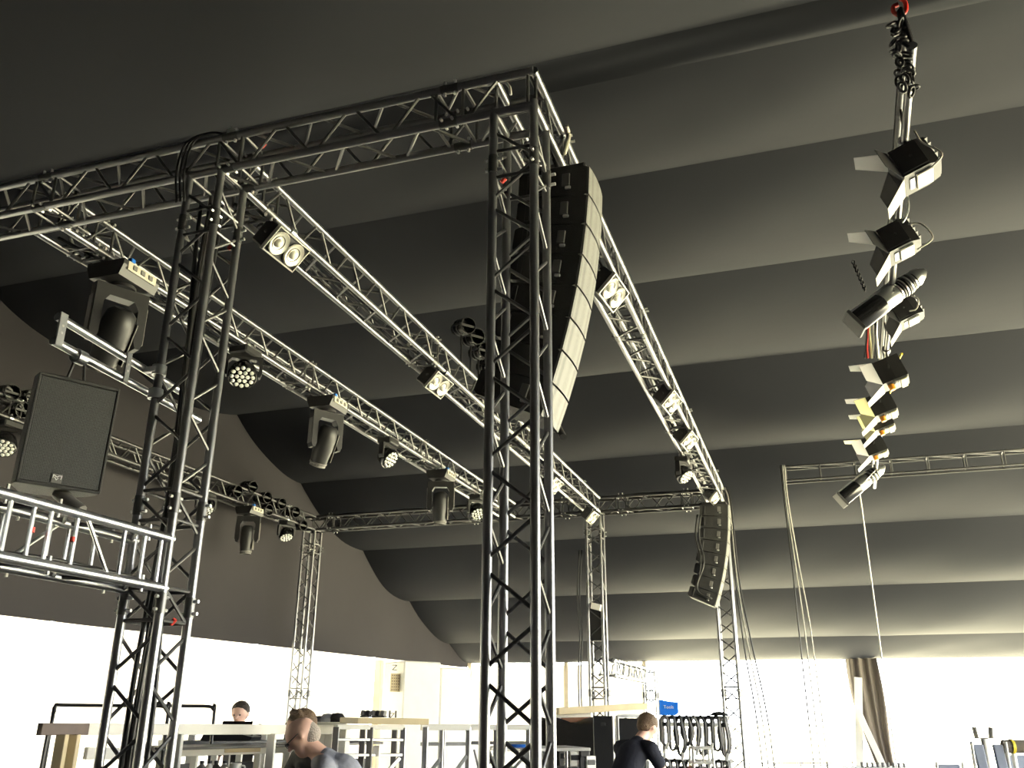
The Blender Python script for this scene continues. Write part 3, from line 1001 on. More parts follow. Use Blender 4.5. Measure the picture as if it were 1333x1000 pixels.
# hanging cream doors of the last profile
# safety cables, loops and a bundle
for a, (ox, oy) in ((1, (1215, 205)), (2, (1200, 300)), (3, (1196, 400))):
    pp = {1: [(1190, 170), (1200, 185), (1226, 200), (1213, 218)], 2: [(1182, 292), (1200, 292), (1214, 310), (1194, 325)], 3: [(1186, 385), (1195, 390), (1193, 402), (1184, 405)]}[a]
    zz = {1: 4.8, 2: 4.78, 3: 4.7}[a]
    pts = [at(x, y, Y=at(*pp[0], Z=zz).y) for x, y in pp]
    tag(cable(None, 'lamp_cable', M_CABLEG, pts, .006), {1: 'pale cable looping from the upper flood lamp', 2: 'pale cable looping from the second flood lamp', 3: 'pale cable looping behind the upper profile spot'}[a], 'cable')
pts = [at(x, y, Y=5.3) for x, y in [(1181, 254), (1183, 268), (1180, 282), (1175, 290)]]
tag(cable(None, 'safety_wire', M_PIN, pts, .005), 'thin steel safety wire hanging under the upper flood lamp', 'wire')
yb = at(1133, 435, Z=4.8).y
for i, (m, dx) in enumerate(((M_CABLE, -6), (M_RED, -3), (M_DOORY, 0), (M_CABLEG, 3), (M_CABLE, 6), (M_WHITEP, 9))):
    pts = [at(1133+dx+1.5*math.sin(i*2+k), 418+12*k, Y=yb+.1*k) for k in range(5)]
    tag(cable(None, 'bundle_cable', m, pts, .012), ['black', 'red', 'cream', 'pale grey', 'black', 'white'][i]+' cable in the tied bundle between the lamps', 'cable', 'bundled cables between the lamps')
ch2 = thing('safety_chain', 'thin chain hanging beside the second flood lamp', 'chain', at(1111, 342, Y=6.5))
for i in range(14):
    link('link', MC[('link',)], ch2, T(.004*i, 0, -.018*i) @ RZ(90*(i % 2)) @ Matrix.Scale(.6, 4))
rp = at(1121, 655, Z=4.62)
tag(tube(None, 'pull_rope', M_ROPE, (rp.x, rp.y, 0), (rp.x, rp.y, 4.85), .011, 8), 'white rope hanging straight down from the end of the lamp bar', 'rope')

# thin far ladder beam with hanging cables
p0 = at(1018, 608, Y=14.9)
p1 = at(1333, 586, Y=14.9)
lb_ = thing('ladder_beam', 'thin level ladder truss behind the front light bar', 'truss', (p0.x, 14.9, p0.z-.23))
for dy in (0, .22):
    for dz in (0, .23):
        tube(lb_, 'chord', M_TRUSSD, (0, dy, dz), (6.6, dy, dz), .016, 10)
for k in range(13):
    x = .05+k*.54
    for dy in (0, .22):
        tube(lb_, 'rung', M_TRUSSB, (x, dy, 0), (x, dy, .23), .012, 8)
    tube(lb_, 'rung', M_TRUSSB, (x, 0, .23), (x, .22, .23), .012, 8)
    if k < 12:
        tube(lb_, 'brace', M_TRUSSB, (x, 0, .23), (x+.54, .22, .23), .009, 7)
for i in range(3):
    x = p0.x-.02+.03*i
    pts = [(x, 14.86, p0.z+.02), (x, 14.85, p0.z-.6), (x+.02+.02*i, 14.85, p0.z-1.6), (x+.06*i+.02, 14.85, p0.z-2.8), (x+.07*i+.04, 14.85, .03)]
    tag(cable(None, 'hanging_cable', M_CABLEG if i else M_CABLE, pts, .011), 'cable dropping to the floor from end of thin ladder truss', 'cable', 'cables dropping from the ladder truss')
# cables down the tower beside the small line array and on the middle tower
for i in range(3):
    x = -1.18+.03*i
    pts = [(x-.03, YB-.02, 5.1), (x+.02, YB-.04, 4.8), (x+.05, YB-.04, 3.6), (x+.10+.03*i, YB-.04, 2.6), (x+.2+.05*i, YB-.05, 1.5), (x+.25+.05*i, YB-.05, .03)]
    tag(cable(None, 'hanging_cable', M_CABLEG if i == 1 else M_CABLE, pts, .012), 'loose cable hanging down beside the small line array tower', 'cable', 'cables at the small line array tower')
for i in range(2):
    x = -3.62-.04*i
    pts = [(x, YB, 4.2), (x-.05, YB, 3.4), (x-.02, YB, 2.8), (x-.06, YB, 2.0), (x, YB, .05)]
    tag(cable(None, 'hanging_cable', M_CABLE, pts, .013), 'black cable hanging down the far tower with low portal', 'cable', 'cables at the low portal tower')
tag(box(None, 'junction_box', M_WHITEP, (.16, .08, .10), at(776, 790, Y=YB-.08), RY(15)), 'white junction box strapped to the far tower', 'box')
tag(box(None, 'tower_speaker', M_BLACK, (.22, .2, .55), at(776, 812, Y=YB+.12)), 'slim black box mounted inside the far tower', 'box')


# ------------------------------------------------------------------ things on the floor
def plank(parent, name, m, A, B, h, d, bev=.003):
    """level-ish board from A to B (parent-local), height h, depth d"""
    A, B = Vector(A), Vector(B)
    v = B-A
    L = v.length
    x = v/L
    y = Vector((0, 0, 1)).cross(x).normalized()
    z = x.cross(y)
    c = (A+B)/2
    M = Matrix(((x.x, y.x, z.x, c.x), (x.y, y.y, z.y, c.y), (x.z, y.z, z.z, c.z), (0, 0, 0, 1)))
    sz = (round(L, 3), round(d, 3), round(h, 3))
    return link(name, mesh_from(('box', sz, bev), b_box(*sz, min(bev, min(sz)*.3)), m), parent, M)


def post(parent, name, m, p, z0, w=.05, d=.05, zoff=0):
    """upright from z0 to the point p (parent-local)"""
    return box(parent, name, m, (w, d, p.z-z0), (p.x, p.y, (p.z+z0)/2), RZ(18), .003)


def base_of(p):
    return Vector((p.x, p.y, 0))


# white timber barrier with a brown end board
A, Bm, Bq = at(51, 949.5, D=6.3), at(113, 949.5, D=6.55), at(432, 950, D=7.9)
t = thing('timber_barrier', 'white timber rail on pale posts, ending in a brown board', 'barrier', base_of(A))
o = base_of(A)
plank(t, 'end_board', M_WOODD, A-o, Bm-o, .068, .04)
plank(t, 'rail', M_WHITEW, Bm-o, Bq-o, .07, .04)
for px in (71, 83, 200, 330, 425):
    f = (px-51)/(432-51)
    p = A.lerp(Bq, f)-o
    post(t, 'post', M_WOOD if px < 100 else M_WHITEW, Vector((p.x, p.y+.03, p.z-.03)), 0, .06, .05)
A2, B2 = at(111, 981, D=6.6), at(160, 981, D=6.75)
plank(t, 'lower_board', M_WHITEW, A2-o, B2-o, .07, .04)
pd = at(62, 957, D=6.4)-o
tube(t, 'dark_stay', M_BLKMET, (pd.x, pd.y, pd.z), (pd.x-.03, pd.y, 0), .012, 8)


def hoop(px0, py0, px1, py1, yt, D, label):
    a, b = at(px0, py0, D=D), at(px1, py1, D=D)
    ta, tb = at(px0+6, yt, D=D), at(px1-2, yt+1.5, D=D)
    o = base_of(a)
    pts = [Vector((a.x, a.y, 0)), a, a.lerp(ta, .5)+(ta-a)*.0, ta, ta.lerp(tb, .06), ta.lerp(tb, .5), ta.lerp(tb, .95), tb+Vector((.01, 0, -.03)), b, Vector((b.x, b.y, 0))]
    t = thing('hoop_rail', label, 'rail', o)
    link('tube', sweep_mesh('hoop', [p-o for p in smooth_path(pts, 4)], .014, 8, M_BLKMET), t, I4)


hoop(67, 942, 218, 936, 918, 8.0, 'bent dark tube hoop standing behind the brown end board')
hoop(196, 944, 278, 938, 918.5, 8.6, 'bent dark tube hoop between speaker tower and seated head')

# counter with a white front board, dark shelf behind
A, Bq = at(150, 981, D=7.9), at(448, 972, D=8.7)
t = thing('work_counter', 'long white fronted work counter behind the two men', 'counter', base_of(A))
o = base_of(A)
plank(t, 'front_board', M_WHITEW, A-o, Bq-o, .075, .03)
plank(t, 'worktop', M_GREYP, A-o+Vector((.1, .28, .03)), Bq-o+Vector((.1, .28, .03)), .02, .5)
plank(t, 'tan_patch_board', M_WOOD, A.lerp(Bq, .44)-o+Vector((.004, -.018, .005)), A.lerp(Bq, .60)-o+Vector((.004, -.018, .005)), .05, .012)
for k in range(8):
    p = A.lerp(Bq, .02+k*.137)-o
    post(t, 'leg', M_WHITEW if k % 3 else M_GREYP, Vector((p.x, p.y+.06, p.z-.03)), 0, .05, .05)
for k in range(0, 7, 2):
    p, q = A.lerp(Bq, .04+k*.137)-o, A.lerp(Bq, .04+k*.137+.12)-o
    plank(t, 'back_panel', M_DARKP, Vector((p.x, p.y+.5, .85)), Vector((q.x, q.y+.5, .85)), .7, .02)
# things on the counter
p = at(306, 1001, D=7.0)
mug = thing('mug', 'white mug with handle beside the man in black', 'mug', (p.x, p.y, 1.17))
lathe(mug, 'cup', M_CERAM, ((0, 0), (.035, 0), (.04, .01), (.042, .095), (.038, .095), (.036, .012), (0, .01)), I4, 20)
link('handle', sweep_mesh('mug_handle', smooth_path([(.04, 0, .08), (.065, 0, .075), (.068, 0, .045), (.055, 0, .025), (.038, 0, .02)]), .006, 8, M_CERAM), mug, RZ(18))
tr = thing('small_table', 'narrow table carrying the white mug and bottles', 'table', (p.x-.12, p.y, 0))
plank(tr, 'table_top', M_GREYP, (-.35, -.12, 1.157), (.35, .12, 1.157), .025, .35)
for sx in (-.3, .3):
    post(tr, 'leg', M_GREYP, Vector((sx, sx*.3, 1.145)), 0, .04, .04)
for px, m_, lb in ((262, M_GREYP, 'grey flask'), (272, M_CERAM, 'white bottle'), (281, M_BLACK, 'black bottle'), (292, M_SILVER, 'silver flask')):
    q = at(px, 1001, D=7.0)
    b_ = thing('bottle', lb+' standing next to the mug on narrow table', 'bottle', (q.x, q.y, 1.17))
    lathe(b_, 'body', m_, ((0, 0), (.03, 0), (.032, .01), (.032, .07), (.014, .09), (.014, .1), (0, .1)), I4, 14)
    lathe(b_, 'cap', M_BLACK, ((.016, .095), (.016, .112), (0, .112)), I4, 12)
# dark mixing desk on the shelf further back
A, Bq = at(215, 968, D=9.6), at(420, 966, D=10.2)
t = thing('back_shelf', 'long dark shelf on white uprights behind the counter', 'shelf', base_of(A))
o = base_of(A)
plank(t, 'shelf_board', M_DARKP, A-o, Bq-o, .05, .45)
for k in range(7):
    p = A.lerp(Bq, .04+k*.15)-o
    post(t, 'upright', M_WHITEW, Vector((p.x, p.y-.1, p.z+.14)), 0, .055, .05)
p = at(300, 963, D=9.75)
md = thing('mixing_desk', 'black sloped mixing desk with clip lamp on the dark shelf', 'mixer', (p.x, p.y, A.z+.025), RZ(18))
prism(md, 'console', M_DARKP, ((-.24, 0), (.24, 0), (.26, .03), (-.1, .115), (-.2, .08)), .35)
box(md, 'screen', M_BLACKG, (.3, .015, .09), (.02, .1, .13), RX(-25))
tube(md, 'lamp_stem', M_BLKMET, (.2, 0, .04), (.3, -.02, .14), .008, 7)
tube(md, 'lamp_head', M_BLKMET, (.27, -.02, .14), (.33, -.02, .12), .014, 8)
p = at(385, 968, D=9.9)
tag(box(None, 'monitor', M_BLACK, (.24, .06, .16), (p.x, p.y, A.z+.105), RZ(18)), 'small black monitor on dark shelf behind the men', 'monitor')

# stack trolley of stage decks
A, Bq = at(456, 946, D=7.6), at(541, 947, D=7.8)
t = thing('deck_trolley', 'metal trolley of stage decks stored on edge under a wood board', 'trolley', base_of(A))
o = base_of(A)
a_, b_ = A-o, Bq-o
plank(t, 'top_board', M_WOOD, a_+Vector((-.02, 0, .045)), b_+Vector((.02, 0, .045)), .045, .5)
plank(t, 'top_rail', M_WHITEP, a_+Vector((0, -.22, 0)), b_+Vector((0, -.22, 0)), .035, .04)
for k in range(3):
    p = a_.lerp(b_, k/2*.99)
    for dy in (-.22, .22):
        post(t, 'post', M_ALU if k == 2 else M_GREYP, Vector((p.x, p.y+dy, p.z)), 0, .045, .045)
for dz in (-.09, -.2, -.32):
    plank(t, 'side_rail', M_ALU, a_+Vector((0, -.23, dz)), b_+Vector((0, -.23, dz)), .022, .03)
plank(t, 'diagonal_brace', M_ALU, a_.lerp(b_, .62)+Vector((0, -.24, -.42)), a_.lerp(b_, .97)+Vector((0, -.24, -.22)), .03, .02)
mm = [M_WHITEP, M_WOODB, M_DARKP, M_WHITEW, M_RED, M_WOOD, M_GREYP]
for k in range(16):
    p = a_.lerp(b_, .03+k*.062)
    box(t, 'stored_deck', mm[(k*3) % 7], (.018, .36, .95), (p.x, p.y+.02, .68), RZ(18), .002)
box(t, 'label_plate', M_WHITEP, (.05, .008, .075), a_.lerp(b_, .62)+Vector((0, -.25, -.17)), RZ(18))
p = at(478, 937, D=7.7)
cb = thing('tool_tray', 'dark slatted tray lying on the wood topped trolley', 'tray', (at(486, 936, D=7.8).x, at(486, 936, D=7.8).y, A.z+.068), RZ(18))
box(cb, 'bottom', M_DARKP, (.2, .14, .012), (0, 0, .006))
for k in range(5):
    box(cb, 'slat', M_DARKP if k % 2 else M_GREYP, (.03, .14, .04), (-.08+.04*k, 0, .032), RY(12))
for px in (507, 515):
    q = at(px, 936, D=7.8)
    tag(tube(None, 'steel_peg', M_BLKMET, (q.x, q.y, A.z+.066), (q.x, q.y, A.z+.12), .008, 8), 'short dark steel peg standing on the trolley board', 'peg', 'pegs on the trolley board')
p = at(428, 934, D=8.2)
bag = thing('crumpled_bag', 'grey and black crumpled bag lying on the white rail end', 'bag', (p.x, p.y, at(428, 940, D=8.2).z))
for k, (dx, r_, m_) in enumerate(((-.09, .05, M_GREYP), (-.02, .07, M_SHIRTL), (.06, .075, M_SHIRTB))):
    lathe(bag, 'bag_lobe', m_, ((0, 0), (r_*.9, 0), (r_, r_*.4), (r_*.6, r_*.9), (0, r_)), T(dx, .02*k, 0) @ RZ(40*k), 9)
post(bag, 'stand', M_WHITEW, Vector((0, .05, -.002)), -at(428, 940, D=8.2).z, .3, .2)

# aluminium stage frames
for i, (x0, x1, D) in enumerate(((548, 612, 8.6), (612, 690, 9.2))):
    A, Bq = at(x0, 947, D=D), at(x1, 947, D=D+.1)
    t = thing('stage_frame', ('aluminium stage frame with slanted braces beside the deck trolley', 'aluminium stage frame with slanted braces behind the line array tower')[i], 'frame', base_of(A))
    o = base_of(A)
    a_, b_ = A-o, Bq-o
    plank(t, 'top_rail', M_WHITEP, a_, b_, .05, .06)
    plank(t, 'middle_rail', M_ALU, a_+Vector((0, 0, -.14)), b_+Vector((0, 0, -.14)), .03, .03)
    for f in (.42, .48, .96, 1.0):
        p = a_.lerp(b_, f)
        post(t, 'post', M_ALU, Vector((p.x, p.y, p.z)), 0, .04 if f in (.42, .96) else .02, .04)
    plank(t, 'diagonal_brace', M_ALU, a_.lerp(b_, .08)+Vector((0, -.03, -.46)), a_.lerp(b_, .44)+Vector((0, -.03, -.26)), .03, .02)
    plank(t, 'diagonal_brace', M_ALU, a_.lerp(b_, .58)+Vector((0, -.03, -.46)), a_.lerp(b_, .97)+Vector((0, -.03, -.24)), .03, .02)
    tube(t, 'diagonal_stay', M_GREYP, a_.lerp(b_, .06)+Vector((0, .02, -.2)), a_.lerp(b_, .2)+Vector((0, .02, -.5)), .01, 7)
# table with a blue tub
A = at(640, 975, D=9.6)
Bq = at(752, 974, D=9.9)
t = thing('folding_table', 'white folding table with dark underside behind the line array tower', 'table', base_of(A))
o = base_of(A)
plank(t, 'table_top', M_WHITEP, A-o, Bq-o, .03, .7)
for f in (.05, .5, .95):
    for dy in (-.3, .3):
        p = (A-o).lerp(Bq-o, f)
        post(t, 'leg', M_ALU, Vector((p.x, p.y+dy, p.z-.015)), 0, .03, .03)
p = at(673, 971, D=9.6)
lathe(None, 'blue_tub', M_BLUE, ((0, 0), (.09, 0), (.125, .045), (.13, .045), (.135, .05), (.12, .05), (.085, .008), (0, .008)), T(p.x, p.y, A.z+.016), 22)
tag(bpy.data.objects['blue_tub'], 'blue tub standing on the white folding table', 'tub')
for i, (px, w_, h_) in enumerate(((655, .2, .3), (690, .26, .26), (733, .3, .3))):
    q = at(px, 980, D=9.75)
    t = thing('equipment_case', ('small black case under the blue tub', 'black case with silver edges under the folding table', 'wide black case at the end below the folding table')[i], 'case', (q.x, q.y, 0), RZ(18))
    box(t, 'body', M_DARKP, (w_, .4, h_+.8), (0, 0, (h_+.8)/2), None, .01)
    for sx in (-1, 1):
        box(t, 'corner_edge', M_ALU, (.018, .41, h_+.8), (sx*w_/2, 0, (h_+.8)/2), None, .004)
# covered pile with boards on top
p = at(745, 975, D=13.4)
t = thing('covered_pile', 'tall pile under black tarpaulin behind the towers', 'covered pile', (p.x, p.y, 0), RZ(12))
bm = bmesh.new()
bmesh.ops.create_grid(bm, x_segments=18, y_segments=10, size=1)
for v in bm.verts:
    x, y = v.co.x, v.co.y
    e = max(abs(x), abs(y))
    h = 1.5 if e < .86 else 1.5-(e-.86)/.14*1.45
    v.co = Vector((x*.58, y*.5, max(.02, h+.035*math.sin(x*5+y*3)+.03*math.sin(y*7-x*4))))
me = bpy.data.meshes.new('tarp')
bm.to_mesh(me)
bm.free()
me.materials.append(M_TARP)
me.polygons.foreach_set('use_smooth', [True]*len(me.polygons))
link('tarpaulin', me, t, I4)
q = at(748, 936, D=13.3)
tag(plank(None, 'reddish_board', M_WOODB, at(728, 938, D=13.3), at(768, 937, D=13.4), .07, .35), 'reddish brown board lying on the black tarpaulin', 'board')
tag(plank(None, 'long_plank', M_WOOD, at(724, 926, D=13.0), at(838, 919.5, D=13.6), .085, .22), 'long pale wooden plank laid over the covered pile', 'plank')
tag(tube(None, 'rolled_sheet', M_WHITEP, at(724, 934, D=13.2), at(768, 931, D=13.3), .045, 14), 'white rolled sheet between the pale plank and tarpaulin', 'roll')
for i, (px, py) in enumerate(((735, 976), (747, 978), (758, 974), (765, 984))):
    q = at(px, py, D=10.2)
    t = thing('electronics_box', ('grey electronics box', 'pale electronics box', 'black electronics box', 'white electronics box')[i]+' piled in front of the tarpaulin', 'box', (q.x, q.y, 0), RZ(15+9*i))
    box(t, 'body', (M_GREYP, M_WHITEP, M_DARKP, M_WHITEP)[i], (.11, .16, q.z), (0, 0, q.z/2), None, .006)
    box(t, 'front', M_BLACK, (.09, .01, .05), (0, -.082, q.z-.06))
# panels in an aluminium trolley
A, Bq = at(803, 932, D=10.8), at(835, 932, D=10.9)
t = thing('panel_trolley', 'aluminium framed trolley holding black panels beside the bending man', 'trolley', base_of(A))
o = base_of(A)
a_, b_ = A-o, Bq-o
plank(t, 'top_bar', M_ALU, a_, b_+Vector((.12, .04, 0)), .035, .04)
plank(t, 'middle_bar', M_ALU, a_+Vector((0, 0, -.46)), b_+Vector((.05, 0, -.46)), .03, .04)
for f in (0, .85):
    for dy in (0, .5):
        p = a_.lerp(b_, f)
        post(t, 'post', M_ALU, Vector((p.x, p.y+dy, p.z)), 0, .035, .035)
for k in range(5):
    p = a_.lerp(b_, .15+.16*k)
    box(t, 'panel', M_DARKP, (.03, .5, 1.1), (p.x, p.y+.28, .98), RZ(16), .004)
box(t, 'panel', M_DARKP, (.3, .03, .45), (a_.lerp(b_, .45).x, a_.y+.06, a_.z-.25), RZ(16), .004)
p = at(785, 932, D=12.4)
t = thing('black_case', 'upright black case seen through the low portal tower', 'case', (p.x, p.y, 0), RZ(12))
box(t, 'body', M_DARKP, (.26, .3, p.z), (0, 0, p.z/2), None, .012)
for sz in (.3, p.z-.1):
    box(t, 'latch', M_BLKMET, (.06, .01, .04), (0, -.153, sz))

# pipe rack with hanging cable coils
A, Bq = at(862, 934, D=12.0), at(950, 935, D=12.1)
t = thing('cable_rack', 'white pipe rack on two levels for hanging coiled cables', 'rack', base_of(A))
o = base_of(A)
a_, b_ = A-o, Bq-o
for dz in (0, -.50):
    tube(t, 'pipe', M_WHITEP, a_+Vector((0, 0, dz)), b_+Vector((0, 0, dz)), .022, 10)
for f in (.0, .72, .90):
    p = a_.lerp(b_, f)
    tube(t, 'post', M_WHITEP, (p.x, p.y+.03, 0), (p.x, p.y+.03, p.z), .02, 10)
    tube(t, 'foot', M_WHITEP, (p.x, p.y-.25, .02), (p.x, p.y+.3, .02), .02, 8)
for lvl in (0, 1):
    for k in range(9):
        f = .04+k*.108
        p = A.lerp(Bq, f)+Vector((0, -.02, -.50*lvl))
        nm = 'black cable coil hanging on '+('upper' if lvl == 0 else 'lower')+' pipe of the white rack'
        c_ = thing('cable_coil', nm, 'cable', p, group=('coils on the upper rack pipe', 'coils on the lower rack pipe')[lvl])
        hgt = .34+.06*((k*7) % 3)
        for j in range(3):
            w_ = .045+.012*j
            pts = [(w_*math.sin(a)+.01*math.sin(a*3+k), -.03+.015*j, -hgt/2+.02-(hgt/2)*math.cos(a)*-1) for a in [2*PI*q/14 for q in range(14)]]
            link('loop', sweep_mesh('loop', pts, .016, 6, M_CABLE if (k+j) % 4 else M_GREYP, True), c_, I4)
        box(c_, 'tie', M_WHITEP if k % 2 else M_CABLE, (.05, .06, .05), (0, -.015, -.08))
        if k % 2 == 0:
            box(c_, 'plug', M_WHITEP, (.035, .035, .09), (.02, -.03, -hgt+.01), RY(15))
q = at(871, 931.5, D=12.0)
bg = thing('blue_bag', 'bright blue bag with white lettering on the cable rack', 'bag', (q.x, q.y, A.z+.024), RZ(15))
prism(bg, 'body', M_BLUEB, ((-.115, 0), (.075, 0), (.115, .03), (.115, .155), (-.0, .165), (-.115, .185)), .1)
tx = bpy.data.curves.new('lettering', 'FONT')
tx.body = 'Tools'
tx.size = .055
tx.extrude = .001
tx.align_x = 'CENTER'
tx.materials.append(M_WHITEP)
tmp = bpy.data.objects.new('tmp', tx)
C.objects.link(tmp)
dg = bpy.context.evaluated_depsgraph_get()
me = bpy.data.meshes.new_from_object(tmp.evaluated_get(dg))
bpy.data.objects.remove(tmp)
me.materials.clear()
me.materials.append(M_WHITEP)
link('lettering', me, bg, T(-.005, -.053, .08) @ RX(90))
q = at(936, 933, D=12.05)
tag(lathe(None, 'flat_cap_hat', M_BLACK, ((0, .05), (.06, .045), (.1, .02), (.13, 0), (0, 0)), T(q.x, q.y, A.z+.022), 16), 'dark cap lying on the end of the cable rack', 'cap')
# white step stool by the bending man
A = at(902, 974, D=9.2)
t = thing('step_stool', 'white folding step stool in front of the bending man', 'stool', base_of(A), RZ(15))
for sx in (0, .18):
    for sy in (0, .25):
        tube(t, 'leg', M_WHITEP, (sx-(.03 if sx == 0 else -.03), sy, 0), (sx, sy, A.z), .014, 8)
for z in (A.z, A.z-.13, A.z-.33, .4):
    box(t, 'step', M_WHITEP, (.2, .27, .022), (.09, .12, z), None, .004)
box(t, 'divider', M_WHITEP, (.02, .02, .13), (.09, 0, A.z-.065))

# white equipment cabinet by the gable
A, Bq = at(501, 860, D=19.0), at(549, 862, D=19.4)
t = thing('equipment_cabinet', 'tall white metal cabinet with yellowish vent in the gable corner', 'cabinet', base_of(A))
o = base_of(A)
ax = (Bq-A)
ax.z = 0
W_ = ax.length
ang = math.degrees(math.atan2(ax.y, ax.x))
H_ = A.z
body = box(t, 'body', M_WHITEP, (W_, .9, H_), (ax.x/2, ax.y/2+.45, H_/2), RZ(ang), .02)
box(t, 'side_unit', M_WHITEP, (W_*.85, .8, H_-.10), (ax.x*1.45, ax.y*1.45+.5, (H_-.10)/2), RZ(ang), .02)
box(t, 'side_base', M_WHITEP, (W_*1.0, .7, H_-.30), (ax.x*1.9, ax.y*1.9+.6, (H_-.30)/2), RZ(ang), .02)
vt = box(t, 'vent', M_WOOD, (W_*.3, .02, .35), ax*.34+Vector((0, -.015, H_-.42)), RZ(ang), .004)
for i in range(5):
    for j in range(6):
        box(vt, 'vent_hole', M_WOODD, (.02, .01, .02), ((i-2)*W_*.055, -.008, (j-2.5)*.055), None, .002)
for px in (.28, .62):
    for z in (H_-.13, H_-1.05):
        f = link('hinge', mesh_from('hinge_plate', b_box(.1, .02, .012, .002), M_BLKMET), t, T(ax*px+Vector((0, -.02, z+.045))) @ RZ(ang))
        link('hinge', mesh_from('hinge_plate', b_box(.1, .02, .012, .002), M_BLKMET), t, T(ax*px+Vector((0, -.02, z-.045))) @ RZ(ang))
        link('hinge', mesh_from('hinge_bar', b_box(.13, .02, .012, .002), M_BLKMET), t, T(ax*px+Vector((0, -.02, z))) @ RZ(ang) @ RY(-45))

# right-hand side: tied drape, pale poles, stored chairs
dp = at(1121, 862, Y=24.3)
t = thing('tied_drape', 'brown tent drape gathered at the eave by a tent post', 'drape', (dp.x, 24.3, 0))
ncol, nrow = 22, 16
vs_, fs = [], []
for r_ in range(nrow+1):
    z = 2.93-(2.93-.1)*r_/nrow
    f = r_/nrow
    hw = .36-.12*f+.05*math.sin(f*5)
    cxx = .10*f+.22*f*f
    for c_ in range(ncol+1):
        u_ = c_/ncol*2-1
        vs_.append((cxx+u_*hw, .07*math.sin(u_*11+f*3)+.04*math.sin(u_*5), z))
for r_ in range(nrow):
    for c_ in range(ncol):
        p = r_*(ncol+1)+c_
        fs.append((p, p+1, p+ncol+2, p+ncol+1))
link('cloth', pymesh('cloth', vs_, fs, M_DRAPE, True), t, I4)
tag(plank(None, 'white_panel_post', M_WHITEP, Vector((at(1114, 985, D=23.0).x, at(1114, 985, D=23.0).y, 0)), at(1117, 882, D=23.0), .17, .12), 'white pole standing in front of the brown drape', 'pole')
tag(plank(None, 'white_strut', M_WHITEP, at(1116, 924, D=22.85), Vector((at(1160, 985, D=22.85).x, at(1160, 985, D=22.85).y, 0)), .14, .08), 'white slanted strut leaning over the brown drape', 'strut')


def folded_chair(px, py, D, label, m=M_CHAIR, w_=.34, slats=1):
    p = at(px, py, D=D)
    t = thing('stacking_chair', label, 'chair', (p.x, p.y, 0), RZ(15))
    z = p.z
    if slats == 1:
        box(t, 'backrest', m, (w_, .03, .36), (0, 0, z-.18), RX(-8), .01)
    else:
        for sx in (-1, 1):
            box(t, 'backrest_slat', m, (.085, .03, .36), (sx*.08, 0, z-.18), RX(-8), .01)
    box(t, 'seat', m, (w_, .36, .04), (0, -.2, .46), None, .01)
    for sx in (-1, 1):
        tube(t, 'back_post', M_WHITEP, (sx*(w_/2+.02), .03, .02), (sx*(w_/2+.02), .0, z+.02), .014, 8)
        tube(t, 'leg', M_WHITEP, (sx*(w_/2+.02), -.36, .02), (sx*(w_/2+.02), -.36, .46), .014, 8)
        tube(t, 'seat_rail', M_WHITEP, (sx*(w_/2+.02), -.36, .46), (sx*(w_/2+.02), .02, .46), .012, 8)
    return t


folded_chair(1287, 969, 9.0, 'white framed chair with two narrow blue-grey back slats under the lantern', w_=.24, slats=2)
folded_chair(1338, 983, 10.4, 'white framed chair with wide blue-grey back under a dark roll', w_=.36)
folded_chair(1236, 995, 10.0, 'white framed chair with low blue-grey back standing apart', w_=.2)
p0, p1 = at(1306, 972, D=9.3), at(1345, 972, D=9.4)
rl = thing('rolled_cover', 'dark grey rolled cover with yellow tie on a white stand', 'roll', base_of(p0))
o = base_of(p0)
tube(rl, 'roll', M_DRAPE, p0-o, p1-o+Vector((.3, .1, 0)), .055, 14)
lathe(rl, 'tie', M_YEL, ((.056, -.012), (.06, -.012), (.06, .012), (.056, .012)), T((p0-o).lerp(p1-o, .28)) @ RZ(18) @ RY(90), 14)
for f in (.3, 1.2):
    p = (p0-o).lerp(p1-o, f)
    tube(rl, 'stand_post', M_WHITEP, (p.x, p.y, 0), (p.x, p.y, p.z-.055), .02, 8)
p = at(1281, 962, D=9.2)
ln_ = thing('lantern_frame', 'small grey open lantern frame on a white post', 'lantern', (p.x, p.y, 0), RZ(15))
tube(ln_, 'post', M_WHITEP, (0, 0, 0), (0, 0, p.z), .03, 10)
for sx in (-1, 1):
    box(ln_, 'side', M_GREYP, (.02, .06, .09), (sx*.065, 0, p.z+.05), RY(sx*6))
box(ln_, 'bottom', M_GREYP, (.14, .06, .012), (0, 0, p.z+.006))
# low fence and table far out by the drape
A, Bq = at(975, 994, D=16), at(1110, 993, D=16.5)
t = thing('low_fence', 'low pale wire fence line near the brown drape', 'fence', base_of(A))
o = base_of(A)
tube(t, 'rail', M_WOOD, A-o, Bq-o, .012, 8)
for f in (0, .25, .5, .75, 1):
    p = (A-o).lerp(Bq-o, f)
    tube(t, 'post', M_WHITEP, (p.x, p.y, 0), (p.x, p.y, p.z+.02), .015, 8)
A = at(1100, 998, D=15.0)
Bq = at(1190, 998, D=15.2)
t = thing('bar_table', 'white table with a row of small dark cups by the drape', 'table', base_of(A))
o = base_of(A)
plank(t, 'table_top', M_WHITEP, A-o+Vector((0, 0, -.02)), Bq-o+Vector((0, 0, -.02)), .03, .5)
for f in (.05, .95):
    p = (A-o).lerp(Bq-o, f)
    post(t, 'leg', M_WHITEP, Vector((p.x, p.y, p.z-.03)), 0, .04, .04)
for k in range(9):
    q = A.lerp(Bq, .25+.075*k)
    tag(lathe(None, 'dark_cup', M_GREYP, ((0, 0), (.018, 0), (.022, .07), (.018, .07), (.016, .005), (0, .005)), T(q.x, q.y-.1, A.z-.005), 12), 'small dark cup in the row on the white table', 'cup', 'cups on the white table')


